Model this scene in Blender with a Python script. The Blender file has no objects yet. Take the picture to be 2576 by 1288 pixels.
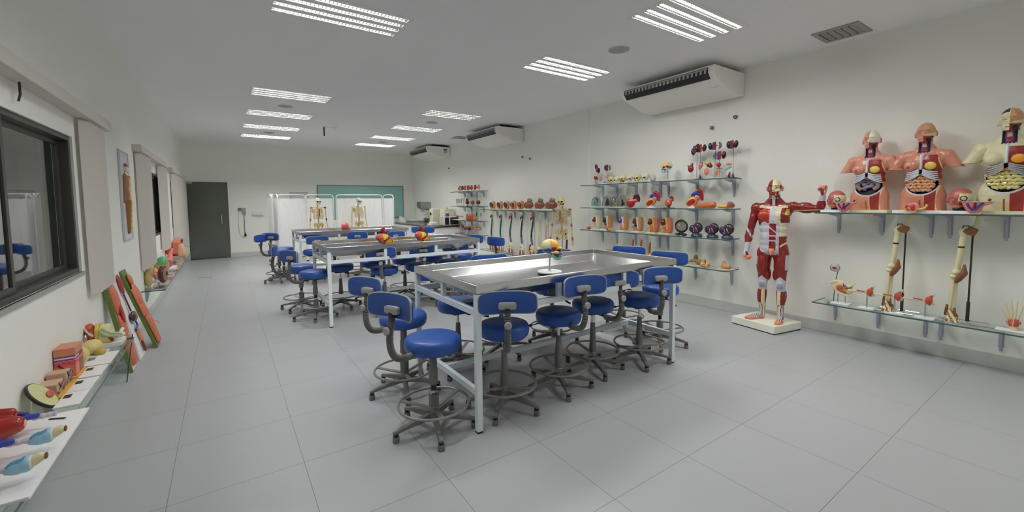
# Anatomy teaching room: built in metres, camera at the origin (x right along the back wall, y down the room)
import bpy, bmesh, math, random
import numpy as np
from mathutils import Vector, Matrix, Euler
random.seed(7)
PI = math.pi
SC = bpy.context.scene
COL = SC.collection
R = math.radians

# ------------------------------------------------------------------ materials
def lin(v):
    v = v / 255.0
    return v / 12.92 if v <= 0.04045 else ((v + 0.055) / 1.055) ** 2.4
def pc(r, g, b, k=1.5):
    return tuple(min(lin(x) * k, 0.9) for x in (r, g, b)) + (1,)
MC = {}
def mat(name, rgb, rough=0.5, metal=0.0, noise=0.0, scale=40, coat=0.0, k=1.5, bump=0.0, emit=0.0, spec=0.5):
    if name in MC: return MC[name]
    m = bpy.data.materials.new(name); m.use_nodes = True
    nt = m.node_tree; b = nt.nodes['Principled BSDF']
    col = pc(*rgb, k=k)
    b.inputs['Base Color'].default_value = col
    b.inputs['Roughness'].default_value = rough
    b.inputs['Metallic'].default_value = metal
    b.inputs['Coat Weight'].default_value = coat
    b.inputs['Specular IOR Level'].default_value = spec
    if emit:
        b.inputs['Emission Color'].default_value = (1, 1, 1, 1); b.inputs['Emission Strength'].default_value = emit
    if noise or bump:
        tc = nt.nodes.new('ShaderNodeTexCoord'); n = nt.nodes.new('ShaderNodeTexNoise')
        n.inputs['Scale'].default_value = scale; n.inputs['Detail'].default_value = 3
        nt.links.new(tc.outputs['Object'], n.inputs['Vector'])
        if noise:
            mx = nt.nodes.new('ShaderNodeMix'); mx.data_type = 'RGBA'
            mx.inputs[6].default_value = tuple(x * (1 - noise) for x in col[:3]) + (1,)
            mx.inputs[7].default_value = tuple(min(x * (1 + noise), .95) for x in col[:3]) + (1,)
            nt.links.new(n.outputs['Fac'], mx.inputs[0]); nt.links.new(mx.outputs[2], b.inputs['Base Color'])
        if bump:
            bp = nt.nodes.new('ShaderNodeBump'); bp.inputs['Strength'].default_value = bump; bp.inputs['Distance'].default_value = .004
            nt.links.new(n.outputs['Fac'], bp.inputs['Height']); nt.links.new(bp.outputs['Normal'], b.inputs['Normal'])
    MC[name] = m
    return m
def glass_mat(name, tint, ior=1.5, refl=1.0):
    if name in MC: return MC[name]
    m = bpy.data.materials.new(name); m.use_nodes = True
    nt = m.node_tree; nt.nodes.clear()
    o = nt.nodes.new('ShaderNodeOutputMaterial'); mx = nt.nodes.new('ShaderNodeMixShader')
    t = nt.nodes.new('ShaderNodeBsdfTransparent'); g = nt.nodes.new('ShaderNodeBsdfGlossy'); f = nt.nodes.new('ShaderNodeFresnel')
    t.inputs[0].default_value = tint; g.inputs['Roughness'].default_value = 0.02; f.inputs[0].default_value = ior
    g.inputs['Color'].default_value = (refl, refl, refl, 1)
    ge = nt.nodes.new('ShaderNodeNewGeometry'); a = nt.nodes.new('ShaderNodeMath'); a.operation = 'SUBTRACT'; a.inputs[0].default_value = 1
    b = nt.nodes.new('ShaderNodeMath'); b.operation = 'MULTIPLY'           # the inner side of a pane does not mirror again
    nt.links.new(ge.outputs['Backfacing'], a.inputs[1]); nt.links.new(f.outputs[0], b.inputs[0]); nt.links.new(a.outputs[0], b.inputs[1])
    nt.links.new(b.outputs[0], mx.inputs[0]); nt.links.new(t.outputs[0], mx.inputs[1]); nt.links.new(g.outputs[0], mx.inputs[2])
    nt.links.new(mx.outputs[0], o.inputs[0])
    MC[name] = m
    return m

# ------------------------------------------------------------------ mesh builder
class MB:
    def __init__(s): s.v = []; s.f = []; s.m = []
    def add(s, vs, fs, m=0):
        o = len(s.v)
        s.v += [tuple(map(float, v)) for v in vs]
        s.f += [tuple(i + o for i in f) for f in fs]
        s.m += [m] * len(fs)
        return s
    def box(s, x0, y0, z0, x1, y1, z1, m=0):
        return s.add([(x0, y0, z0), (x1, y0, z0), (x1, y1, z0), (x0, y1, z0), (x0, y0, z1), (x1, y0, z1), (x1, y1, z1), (x0, y1, z1)],
                     [(0, 3, 2, 1), (4, 5, 6, 7), (0, 1, 5, 4), (1, 2, 6, 5), (2, 3, 7, 6), (3, 0, 4, 7)], m)
    def beam(s, p0, p1, w, h, m=0, up=(0, 0, 1)):
        p0 = Vector(p0); p1 = Vector(p1); d = (p1 - p0).normalized(); u = Vector(up)
        if abs(d.dot(u)) > .98: u = Vector((0, 1, 0))
        a = d.cross(u).normalized() * (w / 2); b = a.cross(d).normalized() * (h / 2)
        vs = [p + i * a + j * b for p in (p0, p1) for i, j in ((-1, -1), (1, -1), (1, 1), (-1, 1))]
        return s.add(vs, [(0, 1, 2, 3), (7, 6, 5, 4), (0, 4, 5, 1), (1, 5, 6, 2), (2, 6, 7, 3), (3, 7, 4, 0)], m)
    def tube(s, pts, r, n=10, m=0, closed=False, caps=True, flat=1.0):
        P = [Vector(p) for p in pts]; k = len(P)
        rr = r if isinstance(r, (list, tuple)) else [r] * k
        T = []
        for i in range(k):
            if closed: t = P[(i + 1) % k] - P[i - 1]
            else: t = P[min(i + 1, k - 1)] - P[max(i - 1, 0)]
            T.append(t.normalized() if t.length > 1e-9 else Vector((0, 0, 1)))
        a = Vector((0, 0, 1)) if abs(T[0].z) < .9 else Vector((1, 0, 0))
        a = (a - T[0] * a.dot(T[0])).normalized()
        vs = []; fs = []
        for i in range(k):
            a = a - T[i] * a.dot(T[i])
            a = a.normalized() if a.length > 1e-6 else T[i].orthogonal().normalized()
            b = T[i].cross(a)
            for j in range(n):
                th = 2 * PI * j / n
                vs.append(P[i] + (a * math.cos(th) + b * math.sin(th) * flat) * rr[i])
        for i in range(k if closed else k - 1):
            i2 = (i + 1) % k
            for j in range(n):
                j2 = (j + 1) % n
                fs.append((i * n + j, i * n + j2, i2 * n + j2, i2 * n + j))
        if caps and not closed:
            fs.append(tuple(range(n - 1, -1, -1))); fs.append(tuple((k - 1) * n + j for j in range(n)))
        return s.add(vs, fs, m)
    def lathe(s, prof, n=24, c=(0, 0, 0), m=0, rot=None, cap0=True, cap1=True):
        vs = []; fs = []; c = Vector(c)
        for (r, z) in prof:
            for j in range(n):
                th = 2 * PI * j / n
                v = Vector((r * math.cos(th), r * math.sin(th), z))
                if rot: v = rot @ v
                vs.append(v + c)
        for i in range(len(prof) - 1):
            for j in range(n):
                j2 = (j + 1) % n
                fs.append((i * n + j, i * n + j2, (i + 1) * n + j2, (i + 1) * n + j))
        if cap0: fs.append(tuple(range(n - 1, -1, -1)))
        if cap1: fs.append(tuple((len(prof) - 1) * n + j for j in range(n)))
        return s.add(vs, fs, m)
    def ell(s, c, r, m=0, rot=None, nu=16, nv=10):
        if not isinstance(r, (tuple, list)): r = (r, r, r)
        c = Vector(c); vs = []; fs = []
        E = rot.to_matrix() if isinstance(rot, Euler) else (Euler(rot).to_matrix() if rot else None)
        def put(v):
            v = Vector((v[0] * r[0], v[1] * r[1], v[2] * r[2]))
            vs.append((E @ v if E else v) + c)
        put((0, 0, -1))
        for i in range(1, nv):
            ph = PI * i / nv
            for j in range(nu):
                th = 2 * PI * j / nu
                put((math.sin(ph) * math.cos(th), math.sin(ph) * math.sin(th), -math.cos(ph)))
        put((0, 0, 1))
        for j in range(nu):
            fs.append((0, 1 + (j + 1) % nu, 1 + j))
        for i in range(nv - 2):
            for j in range(nu):
                a = 1 + i * nu; b = a + nu; j2 = (j + 1) % nu
                fs.append((a + j, a + j2, b + j2, b + j))
        t = len(vs) - 1; a = 1 + (nv - 2) * nu
        for j in range(nu): fs.append((a + j, a + (j + 1) % nu, t))
        return s.add(vs, fs, m)
    def cap(s, p0, p1, r0, r1, m=0, n=14):          # round cone
        p0 = Vector(p0); p1 = Vector(p1); d = (p1 - p0); L = d.length; d.normalize()
        pts = []; rr = []
        for a in (90, 60, 30): pts.append(p0 - d * r0 * math.sin(R(a)) * .999); rr.append(max(r0 * math.cos(R(a)), .0004))
        pts += [p0, p0 + (p1 - p0) * .5, p1]; rr += [r0, (r0 + r1) / 2, r1]
        for a in (30, 60, 90): pts.append(p1 + d * r1 * math.sin(R(a)) * .999); rr.append(max(r1 * math.cos(R(a)), .0004))
        return s.tube(pts, rr, n, m)
    def prism(s, poly, a0, a1, plane='xz', m=0):
        n = len(poly)
        def P(u, v, w):
            return {'xz': (u, w, v), 'xy': (u, v, w), 'yz': (w, u, v)}[plane]
        vs = [P(u, v, a0) for u, v in poly] + [P(u, v, a1) for u, v in poly]
        fs = [tuple(range(n)), tuple(range(2 * n - 1, n - 1, -1))] + [(i, i + n, (i + 1) % n + n, (i + 1) % n) for i in range(n)]
        return s.add(vs, fs, m)
    def pad(s, w, h, rc, t, Rc=0, puff=.5, m=0, rings=4, n=44, c=(0, 0, 0)):
        """rounded-rectangle cushion in the xz plane, bent about z with radius Rc"""
        vs = []; fs = []
        def B(th):
            x, z = math.cos(th), math.sin(th); p = 5
            k = (abs(x) ** p + abs(z) ** p) ** (-1 / p)
            return x * k * w / 2, z * k * h / 2
        def mp(x, y, z):
            if Rc: a = x / Rc; rr = Rc - y; return (rr * math.sin(a) + c[0], Rc - rr * math.cos(a) - 0 + c[1], z + c[2])
            return (x + c[0], y + c[1], z + c[2])
        for side in (-1, 1):
            base = len(vs)
            vs.append(mp(0, side * t / 2, 0))
            for i in range(1, rings + 1):
                q = i / rings; y = side * t / 2 * (1 - puff * q ** 4)
                for j in range(n):
                    x, z = B(2 * PI * j / n); vs.append(mp(x * q, y, z * q))
            for j in range(n):
                j2 = (j + 1) % n
                f = (base, base + 1 + j, base + 1 + j2); fs.append(f if side < 0 else f[::-1])
            for i in range(rings - 1):
                for j in range(n):
                    j2 = (j + 1) % n; a = base + 1 + i * n; b = a + n
                    f = (a + j, b + j, b + j2, a + j2); fs.append(f if side < 0 else f[::-1])
        a = 1 + (rings - 1) * n; b = 1 + rings * n + a
        for j in range(n):
            j2 = (j + 1) % n; fs.append((a + j, b + j, b + j2, a + j2))
        return s.add(vs, fs, m)
    def xf(s, M):
        s.v = [tuple(M @ Vector(v)) for v in s.v]; return s
    def mesh(s, name, mats):
        me = bpy.data.meshes.new(name); me.from_pydata(s.v, [], s.f); me.update()
        for x in mats: me.materials.append(x)
        me.polygons.foreach_set('material_index', s.m)
        return me

def finish(me, angle=38):
    bm = bmesh.new(); bm.from_mesh(me)
    bmesh.ops.recalc_face_normals(bm, faces=bm.faces)
    ca = math.cos(R(angle))
    for f in bm.faces: f.smooth = True
    for e in bm.edges:
        e.smooth = len(e.link_faces) == 2 and e.link_faces[0].normal.dot(e.link_faces[1].normal) > ca
    bm.to_mesh(me); bm.free()

def put(name, me, parent=None, loc=(0, 0, 0), rot=(0, 0, 0), bevel=0.0, label=None):
    o = bpy.data.objects.new(name, me); COL.objects.link(o)
    o.location = loc; o.rotation_euler = rot
    if parent: o.parent = parent
    if bevel:
        b = o.modifiers.new('bevel', 'BEVEL'); b.width = bevel; b.segments = 2; b.limit_method = 'ANGLE'; b.angle_limit = R(40)
    if label: o['label'] = label
    return o
def obj(name, mb, mats, parent=None, angle=38, **k):
    me = mb.mesh(name, mats if isinstance(mats, (list, tuple)) else [mats])
    finish(me, angle)
    return put(name, me, parent, **k)
def thing(name, label, cat, loc=(0, 0, 0), rz=0, group=None):
    o = bpy.data.objects.new(name, None); COL.objects.link(o); o.empty_display_size = .05
    o.location = loc; o.rotation_euler = (0, 0, rz); o['label'] = label; o['category'] = cat
    if group: o['group'] = group
    return o
def tag(o, label, cat, group=None):
    o['label'] = label; o['category'] = cat
    if group: o['group'] = group
    return o
def struct(name, mb, mats, parent=None, **k):
    o = obj(name, mb, mats, parent, **k)
    if not parent: o['kind'] = 'structure'
    return o
def dup(root, loc, rz, label, group=None):
    r = root.copy(); COL.objects.link(r); r.location = loc; r.rotation_euler = (0, 0, rz); r['label'] = label
    if group: r['group'] = group
    for ch in list(root.children):
        c = ch.copy(); COL.objects.link(c); c.parent = r
        for g in list(ch.children):
            d = g.copy(); COL.objects.link(d); d.parent = c
    return r

def blob_mesh(mb, voxel, smooth=6, factor=.5, fine=False):
    """one continuous skin over overlapping shapes"""
    me = mb.mesh('tmp', []); o = bpy.data.objects.new('tmp', me); COL.objects.link(o)
    r = o.modifiers.new('r', 'REMESH'); r.mode = 'VOXEL'; r.voxel_size = voxel
    if smooth:
        q = o.modifiers.new('s', 'SMOOTH'); q.iterations = smooth; q.factor = factor
    if fine:
        q = o.modifiers.new('f', 'SUBSURF'); q.levels = 1; q.render_levels = 1
    dg = bpy.context.evaluated_depsgraph_get(); dg.update()
    new = bpy.data.meshes.new_from_object(o.evaluated_get(dg))
    bpy.data.objects.remove(o); bpy.data.meshes.remove(me)
    return new
def blob(name, mb, voxel, mats, paint=None, parent=None, smooth=6, shape=None, label=None, loc=(0, 0, 0), rot=(0, 0, 0), factor=.5, fine=False):
    me = blob_mesh(mb, voxel, smooth, factor, fine); me.name = name
    n = len(me.vertices); co = np.empty(n * 3, np.float32); me.vertices.foreach_get('co', co); co = co.reshape(-1, 3)
    if shape is not None:
        nn = np.empty(n * 3, np.float32); me.vertices.foreach_get('normal', nn)
        co = shape(co.copy(), nn.reshape(-1, 3)); me.vertices.foreach_set('co', co.astype(np.float32).ravel()); me.update()
    me.materials.clear()
    for x in (mats if isinstance(mats, (list, tuple)) else [mats]): me.materials.append(x)
    nf = len(me.polygons)
    if paint is not None:
        c = np.empty(nf * 3, np.float32); me.polygons.foreach_get('center', c); c = c.reshape(-1, 3)
        nn = np.empty(nf * 3, np.float32); me.polygons.foreach_get('normal', nn); nn = nn.reshape(-1, 3)
        me.polygons.foreach_set('material_index', paint(c[:, 0], c[:, 1], c[:, 2], nn).astype(np.int32))
    else:
        me.polygons.foreach_set('material_index', np.zeros(nf, np.int32))
    me.polygons.foreach_set('use_smooth', np.ones(nf, bool)); me.update()
    return put(name, me, parent, loc, rot, label=label)

# ------------------------------------------------------------------ common materials
WALL = mat('wall_paint', (160, 160, 155), .75, noise=.01, scale=3, k=2.53, bump=.06)
CEIL = mat('ceiling_paint', (160, 160, 158), .8, noise=.006, scale=2, k=2.7)
BASEB = mat('baseboard_tile', (150, 150, 147), .4, noise=.05, scale=120, k=2.0)
WHITE = mat('white_plastic', (168, 168, 168), .35, k=2.3)
WHITEBOARD = mat('white_board', (175, 176, 178), .4, k=2.2)
CREAMB = mat('cream_board', (172, 172, 148), .5, k=2.0)
STEEL = mat('stainless_steel', (172, 172, 172), .24, 1.0, noise=.05, scale=6, k=1.55)
CHROME = mat('chrome', (200, 200, 200), .12, 1.0, k=1.5)
FRAMEW = mat('pale_enamel', (170, 176, 190), .35, k=2.0)
GREYP = mat('grey_plastic', (98, 96, 94), .5, noise=.06, scale=60)
GREYL = mat('light_grey_plastic', (140, 138, 137), .45)
DARKP = mat('dark_plastic', (42, 41, 41), .5)
BLACK = mat('black_plastic', (22, 22, 23), .35)
RUBBER = mat('black_rubber', (35, 35, 36), .7)
BLUE = mat('blue_vinyl', (46, 92, 178), .38, noise=.04, scale=25, k=.86, bump=.05)
GLASS = glass_mat('shelf_glass', (.92, .965, .95, 1), 1.42)
GLASSE = mat('glass_edge', (62, 84, 82), .2)
BRK = mat('bracket_metal', (134, 136, 148), .45, .0, k=1.9)
ALU = mat('window_aluminium', (62, 60, 54), .4, .2)
BLINDM = mat('blind_fabric', (148, 144, 138), .8, noise=.03, scale=200, k=2.1)
SKIN = mat('model_skin', (180, 122, 102), .35, noise=.05, scale=30, coat=.2)
RED = mat('muscle_red', (118, 28, 24), .33, noise=.14, scale=45, coat=.25, k=1.45)
DRED = mat('dark_red', (78, 16, 18), .35, noise=.1, scale=40, coat=.2, k=1.45)
BRED = mat('bright_red', (170, 26, 26), .3, coat=.3, k=1.3)
BONE = mat('bone_cream', (192, 184, 146), .5, noise=.05, scale=40)
BONEW = mat('bone_white', (196, 192, 178), .5, noise=.04, scale=40)
FASC = mat('fascia_white', (168, 166, 174), .4, noise=.05, scale=70)
PINK = mat('organ_pink', (200, 120, 118), .35, coat=.2)
YEL = mat('fat_yellow', (188, 162, 72), .4, noise=.06, scale=60)
ORG = mat('tissue_orange', (188, 100, 62), .38, noise=.1, scale=50)
TAN = mat('organ_tan', (178, 132, 96), .4, noise=.07, scale=60)
BROWN = mat('ligament_brown', (112, 72, 42), .45)
LIVER = mat('liver_brown', (124, 66, 48), .35, noise=.12, scale=60, coat=.2)
GREEN = mat('organ_green', (74, 138, 78), .4)
BLUEV = mat('vein_blue', (38, 54, 140), .35, coat=.2)
PURP = mat('purple', (92, 62, 110), .35)
TEAL = mat('teal_bone', (110, 178, 170), .4)
NAVY = mat('dark_navy', (24, 28, 44), .3, coat=.3)
MUSCLEO = mat('ligament_red', (170, 74, 52), .4, noise=.1, scale=60)
GREYORG = mat('organ_grey', (120, 114, 116), .4, coat=.2)
INK = mat('ink_dark', (40, 36, 38), .5)
# ------------------------------------------------------------------ camera
f_px, yaw, pitch, roll = 1053.475, .6003, .0678, -.0079
cy, sy_, cp, sp = math.cos(yaw), math.sin(yaw), math.cos(pitch), math.sin(pitch)
fwd = Vector((sy_ * cp, cy * cp, -sp)); rgt = Vector((cy, -sy_, 0)); up = rgt.cross(fwd)
r2 = rgt * math.cos(roll) + up * math.sin(roll); u2 = up * math.cos(roll) - rgt * math.sin(roll)
cam = bpy.data.cameras.new('camera'); co_ = bpy.data.objects.new('camera', cam); COL.objects.link(co_)
cam.sensor_width = 36; cam.sensor_fit = 'HORIZONTAL'; cam.lens = f_px / 2576 * 36
cam.shift_y = -(644 - 579.9) / 2576; cam.clip_start = .02
Mx = Matrix((r2, u2, -fwd)).transposed().to_4x4(); Mx.translation = Vector((0, 0, 1.6)); co_.matrix_world = Mx
SC.camera = co_

# ------------------------------------------------------------------ shell
XL, XR, XR2, YN, YB, ZC = -.97, 5.95, 5.925, -1.6, 15.2, 3.4
def floor_mat():
    m = bpy.data.materials.new('white_floor_tile'); m.use_nodes = True; nt = m.node_tree; b = nt.nodes['Principled BSDF']
    tc = nt.nodes.new('ShaderNodeTexCoord'); sx = nt.nodes.new('ShaderNodeSeparateXYZ'); nt.links.new(tc.outputs['Object'], sx.inputs[0])
    def math_(op, a, bb=None):
        n = nt.nodes.new('ShaderNodeMath'); n.operation = op
        for i, q in enumerate((a, bb)):
            if q is None: continue
            if isinstance(q, (int, float)): n.inputs[i].default_value = q
            else: nt.links.new(q, n.inputs[i])
        return n.outputs[0]
    def line(out, off):
        a = math_('SUBTRACT', out, off); a = math_('DIVIDE', a, .663); a = math_('FRACT', a); a = math_('SUBTRACT', a, .5); a = math_('ABSOLUTE', a)
        return math_('GREATER_THAN', a, .5 - .0023)
    g = math_('MAXIMUM', line(sx.outputs[0], .337), line(sx.outputs[1], 2.13))
    n = nt.nodes.new('ShaderNodeTexNoise'); n.inputs['Scale'].default_value = 320; n.inputs['Detail'].default_value = 2
    nt.links.new(tc.outputs['Object'], n.inputs['Vector'])
    cr = nt.nodes.new('ShaderNodeMix'); cr.data_type = 'RGBA'; cr.inputs[6].default_value = pc(166, 168, 170, 1.05); cr.inputs[7].default_value = pc(176, 178, 180, 1.05)
    nt.links.new(n.outputs['Fac'], cr.inputs[0])
    mx = nt.nodes.new('ShaderNodeMix'); mx.data_type = 'RGBA'; mx.inputs[7].default_value = pc(118, 116, 110, 1.0)
    nt.links.new(g, mx.inputs[0]); nt.links.new(cr.outputs[2], mx.inputs[6]); nt.links.new(mx.outputs[2], b.inputs['Base Color'])
    b.inputs['Roughness'].default_value = .34; b.inputs['Specular IOR Level'].default_value = .35
    return m
FLOORM = floor_mat()
struct('floor', MB().box(XL - .12, YN - .1, -.1, XR + .1, YB + .1, 0), FLOORM)
struct('wall_back', MB().box(XL - .12, YB, 0, XR + .1, YB + .12, ZC), WALL)
struct('wall_front', MB().box(XL - .12, YN - .12, 0, XR + .1, YN, ZC), WALL)
struct('wall_right', MB().box(XR, YN, 0, XR + .12, 5.98, ZC).box(XR2, 5.98, 0, XR + .12, YB, ZC), WALL)
# left wall with three window openings
WIN = [(.9, 4.72, 1.07, 2.14), (7.75, 10.35, 1.07, 2.14), (11.9, 14.6, 1.07, 2.14)]
mb = MB(); ys = [YN] + [q for w in WIN for q in w[:2]] + [YB]
for i in range(0, len(ys), 2): mb.box(XL - .12, ys[i], 0, XL, ys[i + 1], ZC)
for a, b, z0, z1 in WIN: mb.box(XL - .12, a, 0, XL, b, z0).box(XL - .12, a, z1, XL, b, ZC)
struct('wall_left', mb, WALL)
# ceiling with openings for the recessed light fittings
LA = [(1.01, y) for y in (2.5, 4.32, 7.93, 9.74, 11.47, 13.08)] + [(3.95, y) for y in (.76, 2.58, 4.4, 7.95, 9.85, 11.6, 13.25)]  # first fitting of each row is added out of view to brighten the near end
HX, HY = .60, .29
mb = MB(); xs = [XL - .12, 1.01 - HX, 1.01 + HX, 3.95 - HX, 3.95 + HX, XR + .1]
for c in range(5):
    if c in (0, 2, 4): mb.box(xs[c], YN - .1, ZC, xs[c + 1], YB + .1, ZC + .08); continue
    X = 1.01 if c == 1 else 3.95
    yy = sorted(y for x, y in LA if x == X); e = [YN - .1] + [q for y in yy for q in (y - HY, y + HY)] + [YB + .1]
    for i in range(0, len(e), 2): mb.box(xs[c], e[i], ZC, xs[c + 1], e[i + 1], ZC + .08)
struct('ceiling', mb, CEIL)
struct('ceiling_slab', MB().box(XL - .2, YN - .2, ZC + .13, XR + .2, YB + .2, ZC + .2), CEIL)
struct('baseboard_right', MB().box(XR - .015, YN, 0, XR, 5.98, .135).box(XR2 - .015, 5.98, 0, XR2, YB, .135), BASEB, bevel=.003)
struct('baseboard_back', MB().box(.12, YB - .015, 0, XR2, YB, .135).box(XL, YB - .015, 0, -.9, YB, .135), BASEB, bevel=.003)
struct('baseboard_left', MB().box(XL, YN, 0, XL + .012, YB, .10), BASEB, bevel=.003)

# corridor behind the windows
COR = mat('corridor_wall', (150, 152, 150), .8, k=2.1)
struct('wall_outside', MB().box(-4.2, -1.5, 0, -4.1, YB, ZC).box(-4.2, -1.6, 0, XL - .12, -1.5, ZC).box(-4.2, YB, 0, XL - .12, YB + .1, ZC), COR)
struct('floor_outside', MB().box(-4.2, -1.6, -.1, XL - .12, YB, 0), mat('corridor_floor', (130, 132, 130), .4, k=2.0))
struct('ceiling_outside', MB().box(-4.2, -1.6, 2.9, XL - .12, YB, 3.0), COR)
cl = thing('corridor_fill_light', 'added glowing panel on the corridor ceiling, brightening the view through the big window', 'ceiling light', (-2.7, 3.4, 2.9))  # added lamp, brightens the corridor so the windows look less dark
obj('fill_panel', MB().box(-.3, -.6, -.03, .3, .6, -.002), mat('corridor_fill_glow', (200, 200, 200), .5, emit=26), cl)
WGL = glass_mat('window_glass', (.66, .72, .72, 1), 3.2)
def window(n, a, b, z0, z1, mull):
    fr = MB(); x0, x1 = XL - .11, XL - .015
    fr.box(x0, a, z0, x1, b, z0 + .035).box(x0, a, z1 - .035, x1, b, z1).box(x0, a, z0 + .035, x1, a + .04, z1 - .035).box(x0, b - .04, z0 + .035, x1, b, z1 - .035)
    o = struct('window_%d' % n, fr, ALU, bevel=.003)
    edges = [a + .04] + mull + [b - .04]
    for i in range(len(edges) - 1):
        y0, y1 = edges[i] - (.02 if i else 0), edges[i + 1] + (.02 if i < len(edges) - 2 else 0)
        xs_ = XL - .05 if i % 2 else XL - .085
        s = MB(); w = .038
        s.box(xs_ - .012, y0, z0 + .036, xs_ + .012, y0 + w, z1 - .036).box(xs_ - .012, y1 - w, z0 + .036, xs_ + .012, y1, z1 - .036)
        s.box(xs_ - .012, y0 + w, z0 + .036, xs_ + .012, y1 - w, z0 + .07).box(xs_ - .012, y0 + w, z1 - .07, xs_ + .012, y1 - w, z1 - .036)
        obj('window_sash', s, ALU, o)
        obj('window_pane', MB().box(xs_ - .003, y0 + w, z0 + .07, xs_ + .003, y1 - w, z1 - .07), WGL, o)
    return o
window(1, *WIN[0], [2.2, 3.55])
window(2, *WIN[1], [8.65, 9.5])
window(3, *WIN[2], [12.8, 13.7])
struct('trim_1', MB().box(XL - .01, WIN[0][0], 1.045, XL + .015, WIN[0][1] + .03, 1.07), mat('sill_grey', (128, 128, 124), .4, k=1.8))

# window blinds: box head rail and bunched vertical vanes
def blind(label, y0, y1, z0, z1, stacks, zb):
    t = thing('vertical_blind', label, 'window blind', (XL, y0, z0), 0, 'vertical blinds on the window wall')
    obj('head_rail', MB().box(0, 0, 0, .095, y1 - y0, z1 - z0), mat('blind_box', (152, 148, 142), .6, k=2.1), t, bevel=.004)
    for (a, b, n, zb2) in stacks:
        for i in range(n):
            yc = a + (b - a) * (i + .5) / n - y0; w = (b - a) / n
            v = MB(); ang = R(24 if n > 2 else 8); hw = w * .56
            p0 = (.05 - hw * math.sin(ang), yc - hw * math.cos(ang)); p1 = (.05 + hw * math.sin(ang), yc + hw * math.cos(ang))
            v.prism([p0, p1, (p1[0] + .003, p1[1]), (p0[0] + .003, p0[1])], zb2 - z0, -.015, 'xy')
            obj('vane', v, BLINDM, t)
    return t
blind('long beige vertical blind drawn aside at the big window', .75, 5.62, 2.31, 2.40, [(4.80, 5.38, 5, .86)], .86)
blind('beige vertical blind hanging in two bunches at the middle window', 7.40, 10.6, 2.31, 2.40, [(7.45, 8.3, 6, .72), (9.65, 10.45, 6, .78)], .75)
blind('beige vertical blind drawn fully shut beside the glass door', 11.5, 14.85, 2.31, 2.40, [(11.95, 14.75, 16, .75)], .75)
# clips under the first head rail
for i, y in enumerate((3.62,)):
    tag(obj('blind_hook', MB().tube([(XL + .03, y, 2.31), (XL + .03, y, 2.24), (XL + .02, y, 2.2)], .006, 6), DARKP), 'small dark hook hanging from the big window blind box', 'hook')

# glass door, back wall
dm = mat('smoked_glass', (84, 86, 80), .06, k=1.35, noise=.22, scale=1.2, spec=.6)
d = struct('door_1', MB().box(-.865, YB - .022, .02, .087, YB - .01, 2.245), dm)
obj('door_handle', MB().tube([(-.085, YB - .022, 1.02), (-.085, YB - .062, 1.02), (-.085, YB - .062, 1.29), (-.085, YB - .022, 1.29)], .011, 8), CHROME, d)
obj('floor_hinge', MB().box(-.865, YB - .04, .002, -.55, YB - .004, .022), BLACK, d)
obj('patch_hinge', MB().box(-.865, YB - .03, 2.2, -.74, YB - .008, 2.247), STEEL, d)
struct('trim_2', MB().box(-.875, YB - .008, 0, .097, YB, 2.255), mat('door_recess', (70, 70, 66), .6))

# ------------------------------------------------------------------ recessed lights
TUBE = bpy.data.materials.new('fluorescent_tube'); TUBE.use_nodes = True
b_ = TUBE.node_tree.nodes['Principled BSDF']; b_.inputs['Emission Color'].default_value = (1, .995, .975, 1); b_.inputs['Emission Strength'].default_value = 112.0
b_.inputs['Base Color'].default_value = (.8, .8, .8, 1)
LPAN = mat('light_panel_white', (165, 165, 162), .45, k=2.3)
LREF = mat('light_reflector', (30, 30, 31), .4, .0, k=1.0, spec=.1)
LBLD = mat('light_blade', (40, 40, 41), .4, .0, k=1.0, spec=.1)
t = thing('ceiling_light', 'x', 'ceiling light', (0, 0, 0), 0, 'recessed ceiling lights')
SY = [-.21, -.07, .07, .21]; sw = .032
p = MB(); zf = -.003
e = [-HY - .012] + [q for s_ in SY for q in (s_ - sw, s_ + sw)] + [HY + .012]
for i in range(0, len(e), 2): p.box(-HX + .03, e[i], zf, HX - .03, e[i + 1], .0)
p.box(-HX - .012, -HY - .012, zf, -HX + .03, HY + .012, 0).box(HX - .03, -HY - .012, zf, HX + .012, HY + .012, 0)
obj('panel', p, LPAN, t)
for s_ in SY:
    q = MB(); x0, x1 = -HX + .03, HX - .03
    pf = [(s_ - sw, 0), (s_ - sw * 1.0, .05), (s_ - .012, .075), (s_ + .012, .075), (s_ + sw * 1.0, .05), (s_ + sw, 0)]
    vs = [(x, y, z) for x in (x0, x1) for y, z in pf]; n = len(pf)
    q.add(vs, [(i, i + 1, n + i + 1, n + i) for i in range(n - 1)] + [tuple(range(n)), tuple(range(2 * n - 1, n - 1, -1))])
    obj('reflector', q, LREF, t)
    obj('tube', MB().tube([(x0 + .01, s_, .025), (x1 - .01, s_, .025)], .011, 6), TUBE, t)
    l = MB(); n = 34; pth = []
    for k in range(n):
        x = x0 + (x1 - x0) * (k + .5) / n; sg = sw - .0005 if k % 2 else .0005 - sw
        pth += [(x, s_ + sg), (x, s_ - sg)]
    vs = [(x, y, z) for x, y in pth for z in (-.002, .012)]
    l.add(vs, [(2 * i, 2 * i + 1, 2 * i + 3, 2 * i + 2) for i in range(len(pth) - 1)])
    obj('louver', l, LBLD, t)
LN = {(1.01, .7): 'recessed light out of sight above the window blind end', (1.01, 2.5): 'added recessed light, unseen above the view, brightening the near end of the room', (3.95, .76): 'added recessed light, out of sight, brightening the wall by the torso shelf end', (1.01, 4.32): 'recessed light with sparkling louvers, first of the window row',
      (3.95, 2.58): 'recessed light with four glaring white tubes above the statue side', (3.95, 4.4): 'recessed light between the round speaker and the near air conditioner'}
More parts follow.
